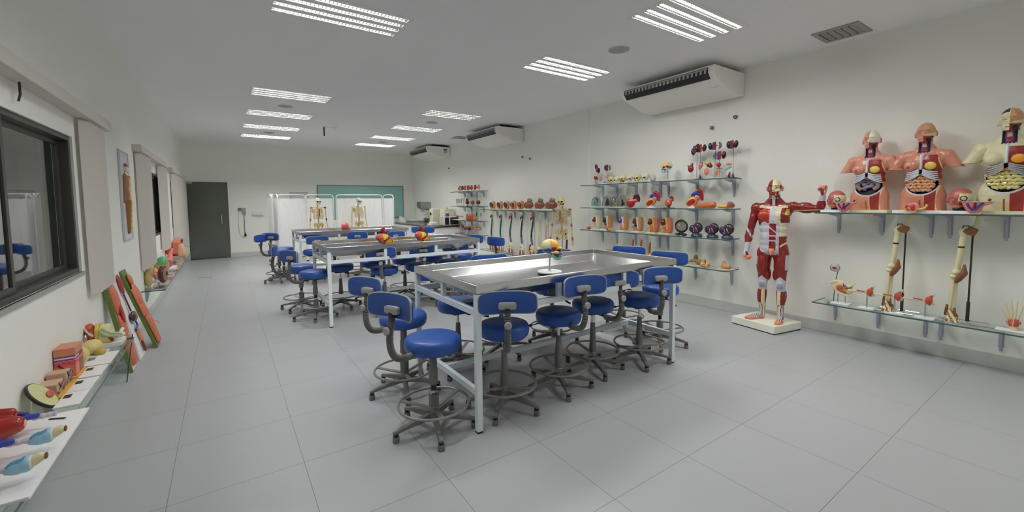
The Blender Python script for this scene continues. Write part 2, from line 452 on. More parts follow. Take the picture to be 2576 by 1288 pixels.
for i, (x, y) in enumerate(LA):
    lab = LN.get((x, y))
    if not lab:
        k = sorted(q for X, q in LA if X == x).index(y)
        row = 'window row' if x < 2 else 'shelf row'
        lab = 'recessed louvered ceiling light, %s in the %s counted from the camera' % (['first', 'second', 'third', 'fourth', 'fifth', 'sixth', 'seventh'][k], row)
    if i == 0: t.location = (x, y, ZC); t['label'] = lab
    else:
        q = dup(t, (x, y, ZC), 0, lab)
        if x > 3 and 1 < y < 5:                    # fittings whose tubes sit low enough to glare
            for c in q.children:
                if c.name.startswith('tube'): c.location.z = -.014

# ceiling speakers, vents, projector rod
SPK = [(3.95, 3.49, 'round flush grey ceiling speaker beside the brightest light'), (1.01, 8.85, 'round ceiling speaker between window row lights three and four'),
       (1.01, 12.3, 'round ceiling speaker near the glass door end of the window row'), (3.93, 8.9, 'round ceiling speaker between the lights of the shelf row midway'),
       (3.93, 12.45, 'small round ceiling speaker before the last shelf row light')]
for x, y, lab in SPK:
    s = thing('ceiling_speaker', lab, 'speaker', (x, y, ZC), 0, 'round ceiling speakers')
    obj('grille', MB().lathe([(.118, -.004), (.118, -.008), (.1, -.011), (.0005, -.0115)], 28, cap0=False), mat('speaker_grille', (126, 126, 124), .7, k=2.0), s)
    obj('rim', MB().lathe([(.118, 0), (.128, 0), (.128, -.006), (.118, -.008)], 28, cap0=False, cap1=False), mat('speaker_rim', (150, 150, 147), .5, k=2.0), s)
VG = mat('vent_grey', (118, 118, 116), .5, .2, k=2.0)
def vent(x, y, sx, sy, lab):
    s = thing('air_vent', lab, 'air vent', (x, y, ZC))
    fr = MB(); a, b = sx / 2, sy / 2
    fr.box(-a, -b, -.012, a, -b + .05, 0).box(-a, b - .05, -.012, a, b, 0).box(-a, -b + .05, -.012, -a + .05, b - .05, 0).box(a - .05, -b + .05, -.012, a, b - .05, 0)
    obj('frame', fr, VG, s)
    obj('duct', MB().box(-a + .05, -b + .05, -.002, a - .05, b - .05, 0), BLACK, s)
    for i in range(5):
        yy = -b + .05 + (sy - .1) * (i + .5) / 5; k = .03
        obj('slat', MB().add([(-a + .05, yy - k, -.003), (a - .05, yy - k, -.003), (a - .05, yy + k * .3, -.02), (-a + .05, yy + k * .3, -.02)], [(0, 1, 2, 3)]), VG, s)
vent(5.57, 1.82, .42, .42, 'square grey air vent in the ceiling above the torsos')
vent(5.5, 10.5, .42, .42, 'square grey air vent in the ceiling between two air conditioners')
s = thing('hanging_rod', 'short dark rod hanging from the ceiling midway down the room', 'ceiling fitting', (2.0, 10.67, ZC))
obj('rod', MB().tube([(0, 0, 0), (0, 0, -.22)], .016, 8), DARKP, s); obj('plate', MB().box(-.03, -.03, -.012, .28, .03, 0), WHITE, s)
tag(obj('smoke_detector', MB().lathe([(.05, 0), (.05, -.02), (.03, -.035), (.001, -.035)], 16, cap0=False), WHITE, loc=(2.25, 10.66, ZC)), 'tiny white ceiling detector beside the dark hanging rod', 'detector')

# under-ceiling air conditioners on the right wall
ACW = mat('ac_white', (166, 165, 160), .4, k=2.3)
def aircon(y0, y1, lab, fx, sticker=False, mark=True):
    L = y1 - y0
    s = thing('air_conditioner', lab, 'air conditioner', (fx, y0, 3.02), 0, 'under-ceiling air conditioners')
    W = .78
    pf = [(0, .0), (-.28, .0), (-W + .06, .14), (-W, .20), (-W, .29), (-W + .05, .31), (0, .31), (.0, .2)]
    cs = MB(); n = len(pf)
    vs = [(u, y, z) for y in (0, L) for u, z in pf]
    cs.add(vs, [(i, (i + 1) % n, n + (i + 1) % n, n + i) for i in range(n)] + [tuple(range(n)), tuple(range(2 * n - 1, n - 1, -1))])
    obj('casing', cs, ACW, s, bevel=.012)
    ol = MB()                                       # air outlet, dark slot in the sloping front
    a = Vector((-W + .055, 0, .138)); b = Vector((-W - .006, 0, .205)); c = Vector((-W - .006, 0, .27))
    for q0, q1 in ((a, b), (b, c)):
        ol.add([(q0.x - .004, .06, q0.z - .004), (q0.x - .004, L - .06, q0.z - .004), (q1.x - .002, L - .06, q1.z), (q1.x - .002, .06, q1.z)], [(0, 1, 2, 3)])
    obj('outlet', ol, BLACK, s)
    g = MB(); k = 22
    for i in range(k):
        y = .10 + (L - .2) * i / (k - 1); g.box(-W - .012, y - .014, .2, -W - .006, y + .014, .245)
    g.box(-W - .012, .07, .245, -W - .006, L - .07, .262)
    obj('louver', g, GREYL, s)
    obj('mount', MB().box(-W + .25, .15, .31, -.1, .2, .378).box(-W + .25, L - .2, .31, -.1, L - .15, .378), DARKP, s)
    if mark:
        obj('badge', MB().add([(-.52, .06, .083), (-.52, .2, .083), (-.545, .2, .094), (-.545, .06, .094)], [(0, 1, 2, 3)]).xf(Matrix.Translation((-.003, 0, -.006))), INK, s)
    if sticker:
        st = MB().box(-.22, -.004, .12, -.1, -.001, .25, 0).box(-.22, -.006, .2, -.1, -.003, .245, 1)
        obj('sticker', st, [mat('label_pale', (150, 158, 168), .5), mat('label_blue', (60, 84, 120), .5)], s)
aircon(3.02, 4.5, 'large white air conditioner above the glass display shelves', XR - .01)
aircon(8.12, 9.55, 'white air conditioner above the row of spine models', XR2 - .01)
aircon(12.05, 13.5, 'white air conditioner with a blue sticker near the back wall', XR2 - .01, True, False)

# little metal wall anchors
for x, y, z, lab in ((XR, 3.466, 2.66, 'small metal anchor high on the wall, lower of two above the kidneys'), (XR, 3.128, 2.76, 'small metal anchor high on the wall, upper of two above the kidneys'),
                     (XR2, 8.163, 2.67, 'small metal anchor on the wall above the liver models'), (XR2, 7.864, 2.60, 'dark anchor hole on the wall above the spines'),
                     (XR2, 12.14, 2.68, 'small metal anchor on the wall near the counter')):
    s = thing('wall_anchor', lab, 'wall fitting', (x, y, z), 0, 'metal anchors high on the wall')
    obj('plate', MB().lathe([(.03, 0), (.03, .006), (.012, .01), (.012, .03), (.001, .03)], 12, rot=Matrix.Rotation(-PI / 2, 3, 'Y')), BRK, s)
    obj('eye', MB().tube([(-.03, .02 * math.cos(q), .02 * math.sin(q)) for q in np.linspace(0, 2 * PI, 12, endpoint=False)], .006, 6, closed=True), DARKP, s)

# ------------------------------------------------------------------ back wall furniture
s = thing('writing_board', 'wide teal glass writing board with thin dark frame', 'board', (2.56, YB, 1.07))
obj('panel', MB().box(.02, -.02, .02, 2.92, -.004, 1.13), mat('teal_glass', (112, 146, 142), .25, k=1.9), s)
obj('frame', MB().box(0, -.03, 0, 2.94, 0, .02).box(0, -.03, 1.13, 2.94, 0, 1.15).box(0, -.03, .02, .02, 0, 1.13).box(2.92, -.03, .02, 2.94, 0, 1.13), mat('board_frame', (92, 98, 98), .4, .3), s)
s = thing('wall_notice', 'pale framed notice on the back wall behind the curtain screen', 'notice', (1.75, YB, 1.62))
obj('sheet', MB().box(.015, -.012, .0, .525, -.002, .345), mat('notice_grey', (158, 158, 158), .5, k=2.0), s)
obj('frame', MB().box(0, -.02, 0, .54, 0, .015).box(0, -.02, .345, .54, 0, .36).box(0, -.02, .015, .015, 0, .345).box(.525, -.02, .015, .54, 0, .345), mat('notice_frame', (128, 128, 128), .5, k=2.0), s)
s = thing('pressure_gauge', 'small wall-mounted pressure gauge with hanging tube and bulb beside the door', 'gauge', (.44, YB, 1.33))
obj('box', MB().box(0, -.05, -.04, .09, 0, .16), GREYL, s, bevel=.008)
obj('bracket', MB().box(-.11, -.035, .08, -.02, 0, .16), GREYP, s, bevel=.006)
obj('cord', MB().tube([(.04 + .004 * math.sin(i), -.03, -.04 - .58 * i / 20) for i in range(21)], .009, 6), GREYP, s)
obj('hose', MB().tube([(-.1, -.02, .08), (-.12, -.02, -.3), (-.1, -.02, -.6), (-.04, -.03, -.72), (.04, -.03, -.69)], .005, 6), GREYL, s)
obj('bulb', MB().lathe([(.01, .07), (.022, .04), (.034, 0), (.03, -.035), (.01, -.05)], 12, c=(.05, -.035, -.67)), DARKP, s)
tag(obj('wall_mounted_tray', MB().prism([(0, 0), (.30, -.03), (.32, 0), (.29, .08), (.02, .08)], -.07, 0), mat('holder_white', (160, 160, 158), .5, k=2.3), loc=(.68, YB, 1.28), bevel=.006), 'pale tray fixed to the back wall beside the pressure gauge', 'holder')
tag(obj('floor_drain', MB().box(-.12, -.01, .001, .12, .01, .003), INK, loc=(-.42, 11.3, 0)), 'short dark slot in the floor tiles by the window wall', 'drain')
tag(obj('light_switch', MB().box(-.012, -.04, -.06, 0, .04, .06).box(-.016, -.025, .015, -.011, .025, .03).box(-.016, -.025, -.03, -.011, .025, -.015), WHITE, loc=(XR, 1.556, 1.29), bevel=.002), 'white switch plate on the wall under the torso shelf', 'switch')
# ------------------------------------------------------------------ dissection tables
t = thing('dissection_table', 'x', 'table', (0, 0, 0), 0, 'steel dissection tables')
TL, TW, ZR = 2.24, 1.12, 1.04
def ring(x, y, z): return [(x, y, z), (TL - x, y, z), (TL - x, TW - y, z), (x, TW - y, z)]
tr = MB(); L = [ring(.0, .0, ZR - .06), ring(0, 0, ZR), ring(.028, .028, ZR), ring(.032, .032, ZR - .055), ring(.11, .10, ZR - .125), ring(.2, TW / 2 - .02, ZR - .15)]
vs = [v for q in L for v in q]; fs = []
for i in range(len(L) - 1):
    for j in range(4):
        j2 = (j + 1) % 4; fs.append((i * 4 + j, i * 4 + j2, i * 4 + 4 + j2, i * 4 + 4 + j))
fs.append(tuple(range(20, 24)))
L2 = [ring(.0, .0, ZR - .06), ring(.02, .02, ZR - .062), ring(.12, .11, ZR - .135), ring(.2, TW / 2 - .02, ZR - .16)]
o = len(vs); vs += [v for q in L2 for v in q]
for i in range(len(L2) - 1):
    for j in range(4):
        j2 = (j + 1) % 4; fs.append((o + i * 4 + j2, o + i * 4 + j, o + i * 4 + 4 + j, o + i * 4 + 4 + j2))
fs.append(tuple(range(o + 15, o + 11, -1)))
me = MB().add(vs, fs).mesh('tray', [STEEL]); bm = bmesh.new(); bm.from_mesh(me); bmesh.ops.remove_doubles(bm, verts=bm.verts, dist=1e-5); bm.to_mesh(me); bm.free(); finish(me, 20)
put('tray', me, t, bevel=.004)
obj('drain', MB().tube([(TL / 2, TW / 2, ZR - .15), (TL / 2, TW / 2, ZR - .30)], .035, 12), GREYP, t)
for x in (.022, TL - .022):
    for y in (.022, TW - .022):
        lg = obj('leg', MB().box(x - .021, y - .021, .012, x + .021, y + .021, ZR - .065), FRAMEW, t, bevel=.003)
        obj('foot', MB().box(x - .02, y - .02, 0, x + .02, y + .02, .013), BLACK, lg)
fr = MB(); zr = .845
for y in (.022, TW - .022): fr.beam((.043, y, zr), (TL - .043, y, zr), .034, .045)
for x in (.022, TL - .022): fr.beam((x, .043, zr), (x, TW - .043, zr), .034, .045)
for x in (.75, 1.5):
    for y in (.022, TW - .022): fr.box(x - .02, y - .016, zr + .022, x + .02, y + .016, ZR - .065)
for x in (.022, TL - .022): fr.box(x - .016, TW / 2 - .02, zr + .022, x + .016, TW / 2 + .02, ZR - .065)
obj('frame', fr, FRAMEW, t, bevel=.002)
st = MB(); zl = .285
for x in (.022, TL - .022): st.beam((x, .043, zl), (x, TW - .043, zl), .034, .045)
st.beam((.04, TW / 2, zl), (TL - .04, TW / 2, zl), .034, .045)
obj('stretcher', st, FRAMEW, t, bevel=.002)
t.location = (1.372, 2.44, 0); t['label'] = 'stainless dissection table carrying the coloured skull on a stand'
dup(t, (1.05, 5.70, 0), 0, 'stainless dissection table carrying two large yellow and red hearts')
dup(t, (1.19, 9.17, 0), 0, 'stainless dissection table beside the skeletons and curtain screens')

# ------------------------------------------------------------------ stools
def stool_proto(kind):
    t = thing('lab_stool', 'x', 'stool')
    zs = .575
    obj('seat', MB().lathe([(.05, zs - .006), (.165, zs - .004), (.18, zs), (.19, zs + .012), (.197, zs + .045), (.194, zs + .075), (.182, zs + .092), (.16, zs + .100), (.09, zs + .105), (.001, zs + .106)], 40, cap1=False), BLUE, t, angle=50)
    obj('seat_plate', MB().box(-.085, -.07, zs - .03, .085, .07, zs - .004).box(.05, -.11, zs - .045, .1, -.06, zs - .012), DARKP, t, bevel=.003)
    if kind == 'A':
        cov = [(.0, .555), (.026, .555), (.027, .44), (.031, .435), (.032, .33), (.0, .33)]; low = [(.034, .145), (.036, .26), (.028, .262)]
        obj('gas_spring', MB().tube([(0, 0, .25), (0, 0, zs - .02)], .02, 14), BLACK, t)
        obj('column_collar', MB().lathe([(.03, .262), (.022, .268), (.022, .285)], 18), STEEL, t)
    else:
        cov = [(0, .45), (.022, .45), (.024, .40), (.033, .22), (.034, .175), (.03, .16), (0, .16)]; low = [(.031, .10), (.031, .162)]
        obj('gas_spring', MB().tube([(0, 0, .40), (0, 0, zs - .02)], .013, 14), STEEL, t)
    obj('column_cover', MB().lathe(cov, 20, cap0=False, cap1=False), GREYP, t)
    b = MB().lathe([(.034, .09)] + low, 20).lathe([(.036, .075), (.04, .085), (.04, .115), (.033, .13)], 20)
    for k in range(5):
        a = 2 * PI * k / 5; d = Vector((math.cos(a), math.sin(a), 0)); n = Vector((-d.y, d.x, 0))
        sec = [(.03, .082, .125, .021), (.12, .077, .113, .02), (.22, .068, .092, .018), (.268, .062, .08, .017), (.30, .058, .074, .014)]
        vs = []
        for r, z0, z1, w in sec:
            for sgn, z in ((-1, z0), (1, z0), (.8, z1), (-.8, z1)): vs.append(d * r + n * w * sgn + Vector((0, 0, z)))
        fs = [(i * 4 + j, i * 4 + (j + 1) % 4, i * 4 + 4 + (j + 1) % 4, i * 4 + 4 + j) for i in range(4) for j in range(4)] + [(3, 2, 1, 0), (16, 17, 18, 19)]
        b.add(vs, fs)
    obj('base', b, GREYP, t, bevel=.002)
    for k in range(5):
        a = 2 * PI * k / 5; x, y = .283 * math.cos(a), .283 * math.sin(a)
        c = obj('caster', MB().lathe([(.02, .001), (.0225, .006), (.0225, .036), (.019, .04)], 14, c=(x, y, 0)), GREYP, t)
        obj('caster_neck', MB().lathe([(.017, .04), (.0185, .046), (.0185, .058)], 12, c=(x, y, 0)), BLACK, c)
    rg = MB().tube([(.245 * math.cos(q), .245 * math.sin(q), .19) for q in np.linspace(0, 2 * PI, 48, endpoint=False)], .0095, 8, closed=True)
    for k in range(3):
        a = 2 * PI * k / 3 + .5; d = Vector((math.cos(a), math.sin(a), 0))
        rg.beam(d * .03 + Vector((0, 0, .155)), d * .24 + Vector((0, 0, .19)), .032, .007)
    rg.lathe([(.034, .135), (.037, .14), (.037, .168), (.033, .172)], 18)
    obj('foot_ring', rg, mat('ring_grey', (118, 115, 111), .4, .2), t)
    # backrest carried on a ribbed arm (towards +y)
    C = [(0, .17, .545), (0, .26, .548), (0, .325, .575), (0, .36, .635), (0, .368, .71), (0, .358, .78), (0, .348, .84), (0, .346, .87)]
    P = []
    for i in range(len(C) - 1):
        p0, p1, p2, p3 = (Vector(C[max(i - 1, 0)]), Vector(C[i]), Vector(C[i + 1]), Vector(C[min(i + 2, len(C) - 1)]))
        for q in range(13):
            u = q / 13
            P.append(.5 * ((2 * p1) + (p2 - p0) * u + (2 * p0 - 5 * p1 + 4 * p2 - p3) * u * u + (3 * p1 - p0 - 3 * p2 + p3) * u ** 3))
    P.append(Vector(C[-1]))
    arm = obj('backrest_arm', MB().tube(P, [.0245 if i % 2 else .0185 for i in range(len(P))], 12), mat('bellows_grey', (92, 90, 87), .5), t, angle=25)
    obj('arm_bar', MB().beam((0, .06, .556), (0, .2, .548), .03, .012), BLACK, arm)
    obj('knob', MB().lathe([(.016, 0), (.026, .004), (.027, .018), (.02, .024)], 14, c=(0, .382, .76), rot=Matrix.Rotation(-PI / 2, 3, 'X')).tube([(0, .35, .76), (0, .39, .76)], .008, 8), GREYL, arm)
    lev = obj('lever', MB().tube([(.06, -.06, .55), (.12, -.13, .54), (.17, -.17, .52)], .005, 6).tube([(.165, -.167, .522), (.215, -.205, .505)], .011, 8), DARKP, t)
    bk = obj('backrest', MB().pad(.43, .152, .05, .036, .40, .45, c=(0, .31, .905)), BLUE, t, angle=60)
    # pale rim around the cushion
    pts = []
    for j in range(60):
        th = 2 * PI * j / 60; x, z = math.cos(th), math.sin(th); k = (abs(x) ** 5 + abs(z) ** 5) ** (-.2)
        a = (x * k * .2155) / .40; rr = .40 - .004
        pts.append((rr * math.sin(a), .40 - rr * math.cos(a) + .31, z * k * .0765 + .905))
    obj('trim', MB().tube(pts, .0062, 6, closed=True), GREYL, bk)
    obj('mount', MB().pad(.125, .05, .02, .036, 0, .35, rings=3, n=28, c=(0, .345, .885)), GREYL, bk)
    return t
SA = stool_proto('A'); SB = stool_proto('B')
dA = [SA]; dB = [SB]
def place(kind, x, y, ang, label, dz=0):
    src = SA if kind == 'A' else SB
    if kind not in place.used: r = src; place.used.add(kind); r.location = (x, y, 0); r.rotation_euler = (0, 0, ang); r['label'] = label; r['group'] = 'blue laboratory stools'
    else: r = dup(src, (x, y, 0), ang, label, 'blue laboratory stools')
    for c in r.children:
        if c.name.startswith('backrest'): c.location.z = dz
place.used = set()
def toward(dx, dy): return math.atan2(-dx, dy)           # turns local +y (the backrest side) to (dx, dy)
G = 'blue stool with ribbed backrest arm, '
ST = [('A', 1.16, 2.69, (201, 0.045), 'blue stool at the front corner leg of the skull table, seat fully in view'),
      ('A', 1.205, 3.40, (201, 0.04), 'blue stool behind the corner stool at the short end of the skull table'),
      ('B', 1.80, 3.56, (100, 0), 'dark shaded stool pushed under the far side of the skull table'),
      ('B', 1.745, 2.67, (241, 0), 'blue stool whose back faces us beside the front leg of the skull table'),
      ('B', 2.325, 2.70, (264, 0.035), 'blue stool under the skull, second along the front of the skull table'),
      ('B', 2.84, 2.80, (266, 0), 'blue stool third along the front of the skull table'),
      ('B', 3.37, 2.68, (251, 0.01), 'blue stool fourth along the front of the skull table, by its end leg'),
      ('A', 3.96, 2.87, (21, 0.025), 'blue stool at the short end of the skull table facing the bones shelf'),
      ('A', 4.02, 3.45, (30, 0.035), 'blue stool at the skull table end with its backrest under the pelvis shelf'),
      ('B', 2.36, 3.66, (78, 0.035), 'stool across the skull table, half hidden, backrest above the tray rim'),
      ('B', 3.02, 3.62, (45, 0.05), 'stool across the skull table with backrest behind the coloured skull'),
      ('A', .995, 6.33, (204, 0), 'blue stool at the front corner leg of the heart table'),
      ('A', .91, 7.02, (174, 0.01), 'blue stool behind the corner stool at the short end of the heart table'),
      ('B', 1.42, 6.75, (90, 0), 'dark stool under the heart table beside its front leg'),
      ('B', 1.885, 6.06, (246, 0.015), 'blue stool along the front of the heart table under its first heart'),
      ('B', 2.43, 6.12, (261, 0.015), 'blue stool along the front of the heart table under its second heart'),
      ('B', 3.0, 6.18, (258, 0.015), 'blue stool along the front of the heart table by its far leg'),
      ('B', 1.96, 6.88, (100, 0), 'dark shaded stool across the heart table, first of three in shadow'),
      ('B', 2.5, 6.92, (85, 0), 'dark shaded stool across the heart table, second of three in shadow'),
      ('B', 2.98, 6.88, (70, 0), 'dark shaded stool across the heart table, third of three in shadow'),
      ('B', 3.53, 6.8, (18, 0.01), 'blue stool at the short end of the heart table seen beyond its leg'),
      ('A', 3.62, 6.22, (15, 0), 'blue stool standing out from the heart table toward the spine models'),
      ('A', .875, 9.75, (144, 0), 'blue stool at the short end of the table beside the skeletons'),
      ('A', 1.0, 10.15, (225, 0.02), 'blue stool behind another at the skeleton table end'),
      ('B', 1.45, 9.25, (273, -0.02), 'blue stool along the front of the skeleton table, first in the row'),
      ('B', 2.42, 9.4, (246, 0.02), 'blue stool along the front of the skeleton table behind the heart model'),
      ('B', 3.0, 9.3, (279, 0.0), 'blue stool along the front of the skeleton table between the two hearts'),
      ('A', 3.78, 10.1, (30, 0), 'blue stool at the skeleton table end nearer the curtain screens'),
      ('A', 4.0, 9.9, (39, 0), 'blue stool at the skeleton table end nearer the counter')]
for k, x, y, d, lab in ST: place(k, x, y, R(d[0] - 90), lab, d[1])
# ------------------------------------------------------------------ glass shelves on brackets
def shelf(label, x0, x1, y0, y1, z, brackets, wallx, bl=.24, th=.012, board=None):
    """glass plate against a wall; brackets at world y; wallx = wall face; x0..x1 plate"""
    t = thing('glass_shelf', label, 'shelf', ((x0 + x1) / 2, (y0 + y1) / 2, z - th))
    hx, hy = (x1 - x0) / 2, (y1 - y0) / 2
    e = .004
    obj('glass_plate', MB().box(-hx, -hy, 0, hx, hy, th), GLASS, t)
    front = -1 if wallx > (x0 + x1) / 2 else 1
    ed = MB()
    xf = front * hx
    ed.box(min(xf, xf + front * e), -hy - e, -.001, max(xf, xf + front * e), hy + e, th + .001)
    ed.box(-hx, -hy - e, -.001, hx, -hy, th + .001).box(-hx, hy, -.001, hx, hy + e, th + .001)
    obj('polished_edge', ed, GLASSE, t)
    wx = wallx - (x0 + x1) / 2
    for by in brackets:
        yb = by - (y0 + y1) / 2; d = front
        b = MB(); w = .009
        L = (x1 - x0) * .8
        pf = [(wx, -.002), (wx + d * L, -.002), (wx + d * L, -.014), (wx + d * .05, -.045), (wx + d * .022, -bl + .02), (wx + d * .012, -bl), (wx, -bl)]
        b.prism(pf, yb - w, yb + w, 'xz')
        b.box(min(wx, wx + d * .006), yb - .018, -bl * .86, max(wx, wx + d * .006), yb + .018, -.004)
        obj('bracket', b, BRK, t)
    return t
SH = []
RB = [3.12, 3.68, 4.18, 4.33, 4.82, 5.25, 5.6]
for z, lab in ((1.905, 'top glass shelf of the four-tier display, carrying kidneys and small skulls'), (1.485, 'second glass shelf of the four-tier display, carrying large hearts'),
               (1.068, 'third glass shelf of the four-tier display, carrying pelvis sections'), (.635, 'lowest glass shelf of the four-tier display, carrying foot bones')):
    shelf(lab, 5.60, XR - .008, 3.03, 5.86, z, RB, XR - .002)
shelf('long glass shelf carrying the three torso models', 5.58, XR - .008, -.6, 2.0, 1.455, [1.88, 1.485, 1.10, .965, .60, .2], XR - .002)
shelf('long low glass shelf carrying leg bones and joint models', 5.58, XR - .008, -.6, 1.99, .42, [1.88, 1.48, 1.10, .985, .585, .15], XR - .002)
shelf('glass shelf holding liver models and head sections above the spines', 5.60, XR2 - .008, 6.55, 9.7, 1.412, [6.7, 7.3, 7.75, 8.15, 8.5, 8.9, 9.3], XR2 - .002, .2)
shelf('low glass shelf on which the spine models stand', 5.60, XR2 - .008, 6.9, 9.75, .35, [7.2, 7.9, 8.6, 9.3], XR2 - .002, .18)
for z, lab in ((1.915, 'top glass shelf of the small stack beside the counter'), (1.495, 'second glass shelf of the small stack, with red organ models'),
               (1.092, 'third glass shelf of the small stack, half covered by a white tray'), (.70, 'lowest glass shelf of the small stack, above the floor')):
    shelf(lab, 5.60, XR2 - .008, 9.78, 11.45 if z > 1.2 else (11.31 if z > 1 else 11.17), z, [10.0, 10.7, 11.1], XR2 - .002, .16)
tag(obj('glass_divider', MB().box(5.57, 10.33, .55, XR2 - .002, 10.342, 1.93), glass_mat('panel_glass', (.80, .84, .82, 1), 1.45)), 'upright glass panel dividing the small shelf stack by the counter', 'glass panel')
shelf('low glass shelf under the big window carrying brains and skin blocks', XL + .002, -.705, 1.6, 4.82, .452, [2.1, 2.9, 3.7, 4.5], XL + .001, .2)
shelf('low glass shelf near the glass door carrying kidney and pelvis models', XL + .002, -.715, 7.32, 14.6, .452, [7.7, 9.0, 10.3, 11.6, 12.9], XL + .001, .2)

# ------------------------------------------------------------------ counter with sink and appliances
GRAN = mat('dark_granite', (52, 52, 46), .15, noise=.3, scale=90, k=1.8)
CX0, CX1, CY0, CY1, CZ = 4.96, XR2 - .004, 11.2, 15.18, .91
t = thing('counter', 'white counter with dark granite top and sink along the far end of the shelf wall', 'counter', (CX0, CY0, 0))
w, l = CX1 - CX0, CY1 - CY0
obj('cabinet', MB().box(.03, .03, .08, w, l, CZ - .04), WHITE, t, bevel=.004)
obj('plinth', MB().box(.08, .08, 0, w, l, .08), GREYP, t)
wt = MB().box(0, 0, CZ - .04, .14, l, CZ).box(.14, 0, CZ - .04, w, 2.15, CZ).box(.14, 2.75, CZ - .04, w, l, CZ).box(w - .12, 2.15, CZ - .04, w, 2.75, CZ)
obj('worktop', wt, GRAN, t, bevel=.003)
obj('backsplash', MB().box(w - .02, 1.9, CZ, w, 3.05, CZ + .14), GRAN, t)
sk = obj('sink', MB().add([(.14, 2.15, CZ - .002), (w - .12, 2.15, CZ - .002), (w - .12, 2.75, CZ - .002), (.14, 2.75, CZ - .002), (.17, 2.18, CZ - .2), (w - .15, 2.18, CZ - .2), (w - .15, 2.72, CZ - .2), (.17, 2.72, CZ - .2)],
    [(0, 1, 5, 4), (1, 2, 6, 5), (2, 3, 7, 6), (3, 0, 4, 7), (4, 5, 6, 7)]), STEEL, t)
obj('faucet', MB().tube([(w - .07, 2.45, CZ), (w - .07, 2.45, CZ + .24), (w - .1, 2.45, CZ + .3), (w - .18, 2.45, CZ + .31), (w - .23, 2.45, CZ + .26)], .013, 8), CHROME, t)
for k in range(5):
    dd = obj('door', MB().box(.012, .06 + k * .78, .1, .03, .06 + k * .78 + .76, CZ - .05), WHITE, t, bevel=.003)
    obj('handle', MB().tube([(.012, .12 + k * .78, .70), (-.012, .12 + k * .78, .70), (-.012, .12 + k * .78, .58), (.012, .12 + k * .78, .58)], .006, 6), CHROME, dd)
s = thing('microwave_oven', 'silver framed microwave oven with black door on the counter end', 'microwave', (5.33, 11.33, CZ))
SB_ = mat('silver_bright', (176, 176, 174), .3, k=2.0)
obj('case', MB().box(0, .0, .015, .49, .34, .275), mat('silver_plastic', (150, 150, 150), .35, k=1.9), s, bevel=.006)
obj('door', MB().box(.005, -.012, .02, .165, 0, .27).box(.185, -.012, .02, .485, 0, .27), BLACK, s)
obj('door_frame', MB().box(0, -.02, .015, .49, -.002, .035).box(0, -.02, .25, .49, -.002, .275).box(0, -.02, .035, .018, -.002, .25).box(.472, -.02, .035, .49, -.002, .25).box(.158, -.02, .035, .19, -.002, .25), SB_, s)
for x in (.05, .44):
    for y in (.05, .29): obj('foot', MB().box(x - .02, y - .02, 0, x + .02, y + .02, .016), DARKP, s)
CREAM = mat('cream_appliance', (168, 166, 148), .5, k=2.0)
s = thing('water_dispenser', 'tall cream tabletop appliance standing behind the sink tap', 'appliance', (5.36, 12.22, CZ))
obj('body', MB().box(0, 0, 0, .3, .26, .5), CREAM, s, bevel=.02); obj('tap', MB().box(-.03, .10, .30, .0, .15, .38), DARKP, s, bevel=.004); obj('drip_tray', MB().box(-.1, .03, .0, 0, .23, .03), WHITE, s, bevel=.004)
s = thing('storage_box', 'cream box with a dark knob standing behind the microwave oven', 'box', (5.54, 11.74, CZ))
obj('body', MB().box(0, 0, 0, .34, .34, .5), CREAM, s, bevel=.015); obj('knob', MB().lathe([(.02, .5), (.022, .52), (.012, .53)], 12, c=(.17, .17, 0)), DARKP, s)
s = thing('purple_jar', 'small purple and white jar set on top of the microwave oven', 'jar', (5.52, 11.5, CZ + .275))
obj('jar_body', MB().lathe([(.05, 0), (.055, .01), (.055, .09), (.04, .1)], 16), PURP, s); obj('lid', MB().lathe([(.04, .1), (.042, .102), (.042, .125), (.03, .13)], 16), WHITE, s)
s = thing('wash_basin_tray', 'shallow white tray lying on the counter past the sink', 'tray', (5.46, 14.1, CZ))
obj('tray_body', MB().add([(0, 0, 0), (.4, 0, 0), (.4, .9, 0), (0, .9, 0), (-.03, -.03, .07), (.43, -.03, .07), (.43, .93, .07), (-.03, .93, .07)], [(0, 3, 2, 1), (0, 1, 5, 4), (1, 2, 6, 5), (2, 3, 7, 6), (3, 0, 4, 7)]), WHITE, s)
obj('tray_liner', MB().box(.01, .01, .002, .39, .89, .03), mat('towel_white', (178, 178, 176), .8, k=2.0), s)
s = thing('folded_towels', 'small pile of white folded cloths beside the microwave oven', 'towels', (5.10, 11.75, CZ))
for i in range(3): obj('towel', MB().box(.01 * i, .008 * i, .035 * i, .26 - .01 * i, .22, .035 * i + .03), mat('towel_white', (178, 178, 176), .8, k=2.0), s, bevel=.01)
s = thing('towel_dispenser', 'grey and teal paper towel dispenser on the wall above the sink', 'dispenser', (XR2 - .002, 13.65, 1.36))
obj('cover', MB().prism([(0, 0), (-.13, .04), (-.16, .12), (-.16, .27), (0, .27)], 0, .56, 'xz'), mat('dispenser_grey', (132, 136, 126), .4), s, bevel=.008)
obj('end_cap', MB().prism([(0, .0), (-.13, .04), (-.165, .12), (-.165, .275), (0, .275)], .56, .85, 'xz'), mat('dispenser_teal', (78, 104, 98), .4), s, bevel=.006)
tag(obj('pipe_duct', MB().box(XR2 - .06, 13.66, CZ + .15, XR2 - .002, 14.05, 1.36), mat('duct_pale', (150, 158, 150), .5, k=2.0)), 'pale green-grey duct running up the wall to the towel dispenser', 'duct')
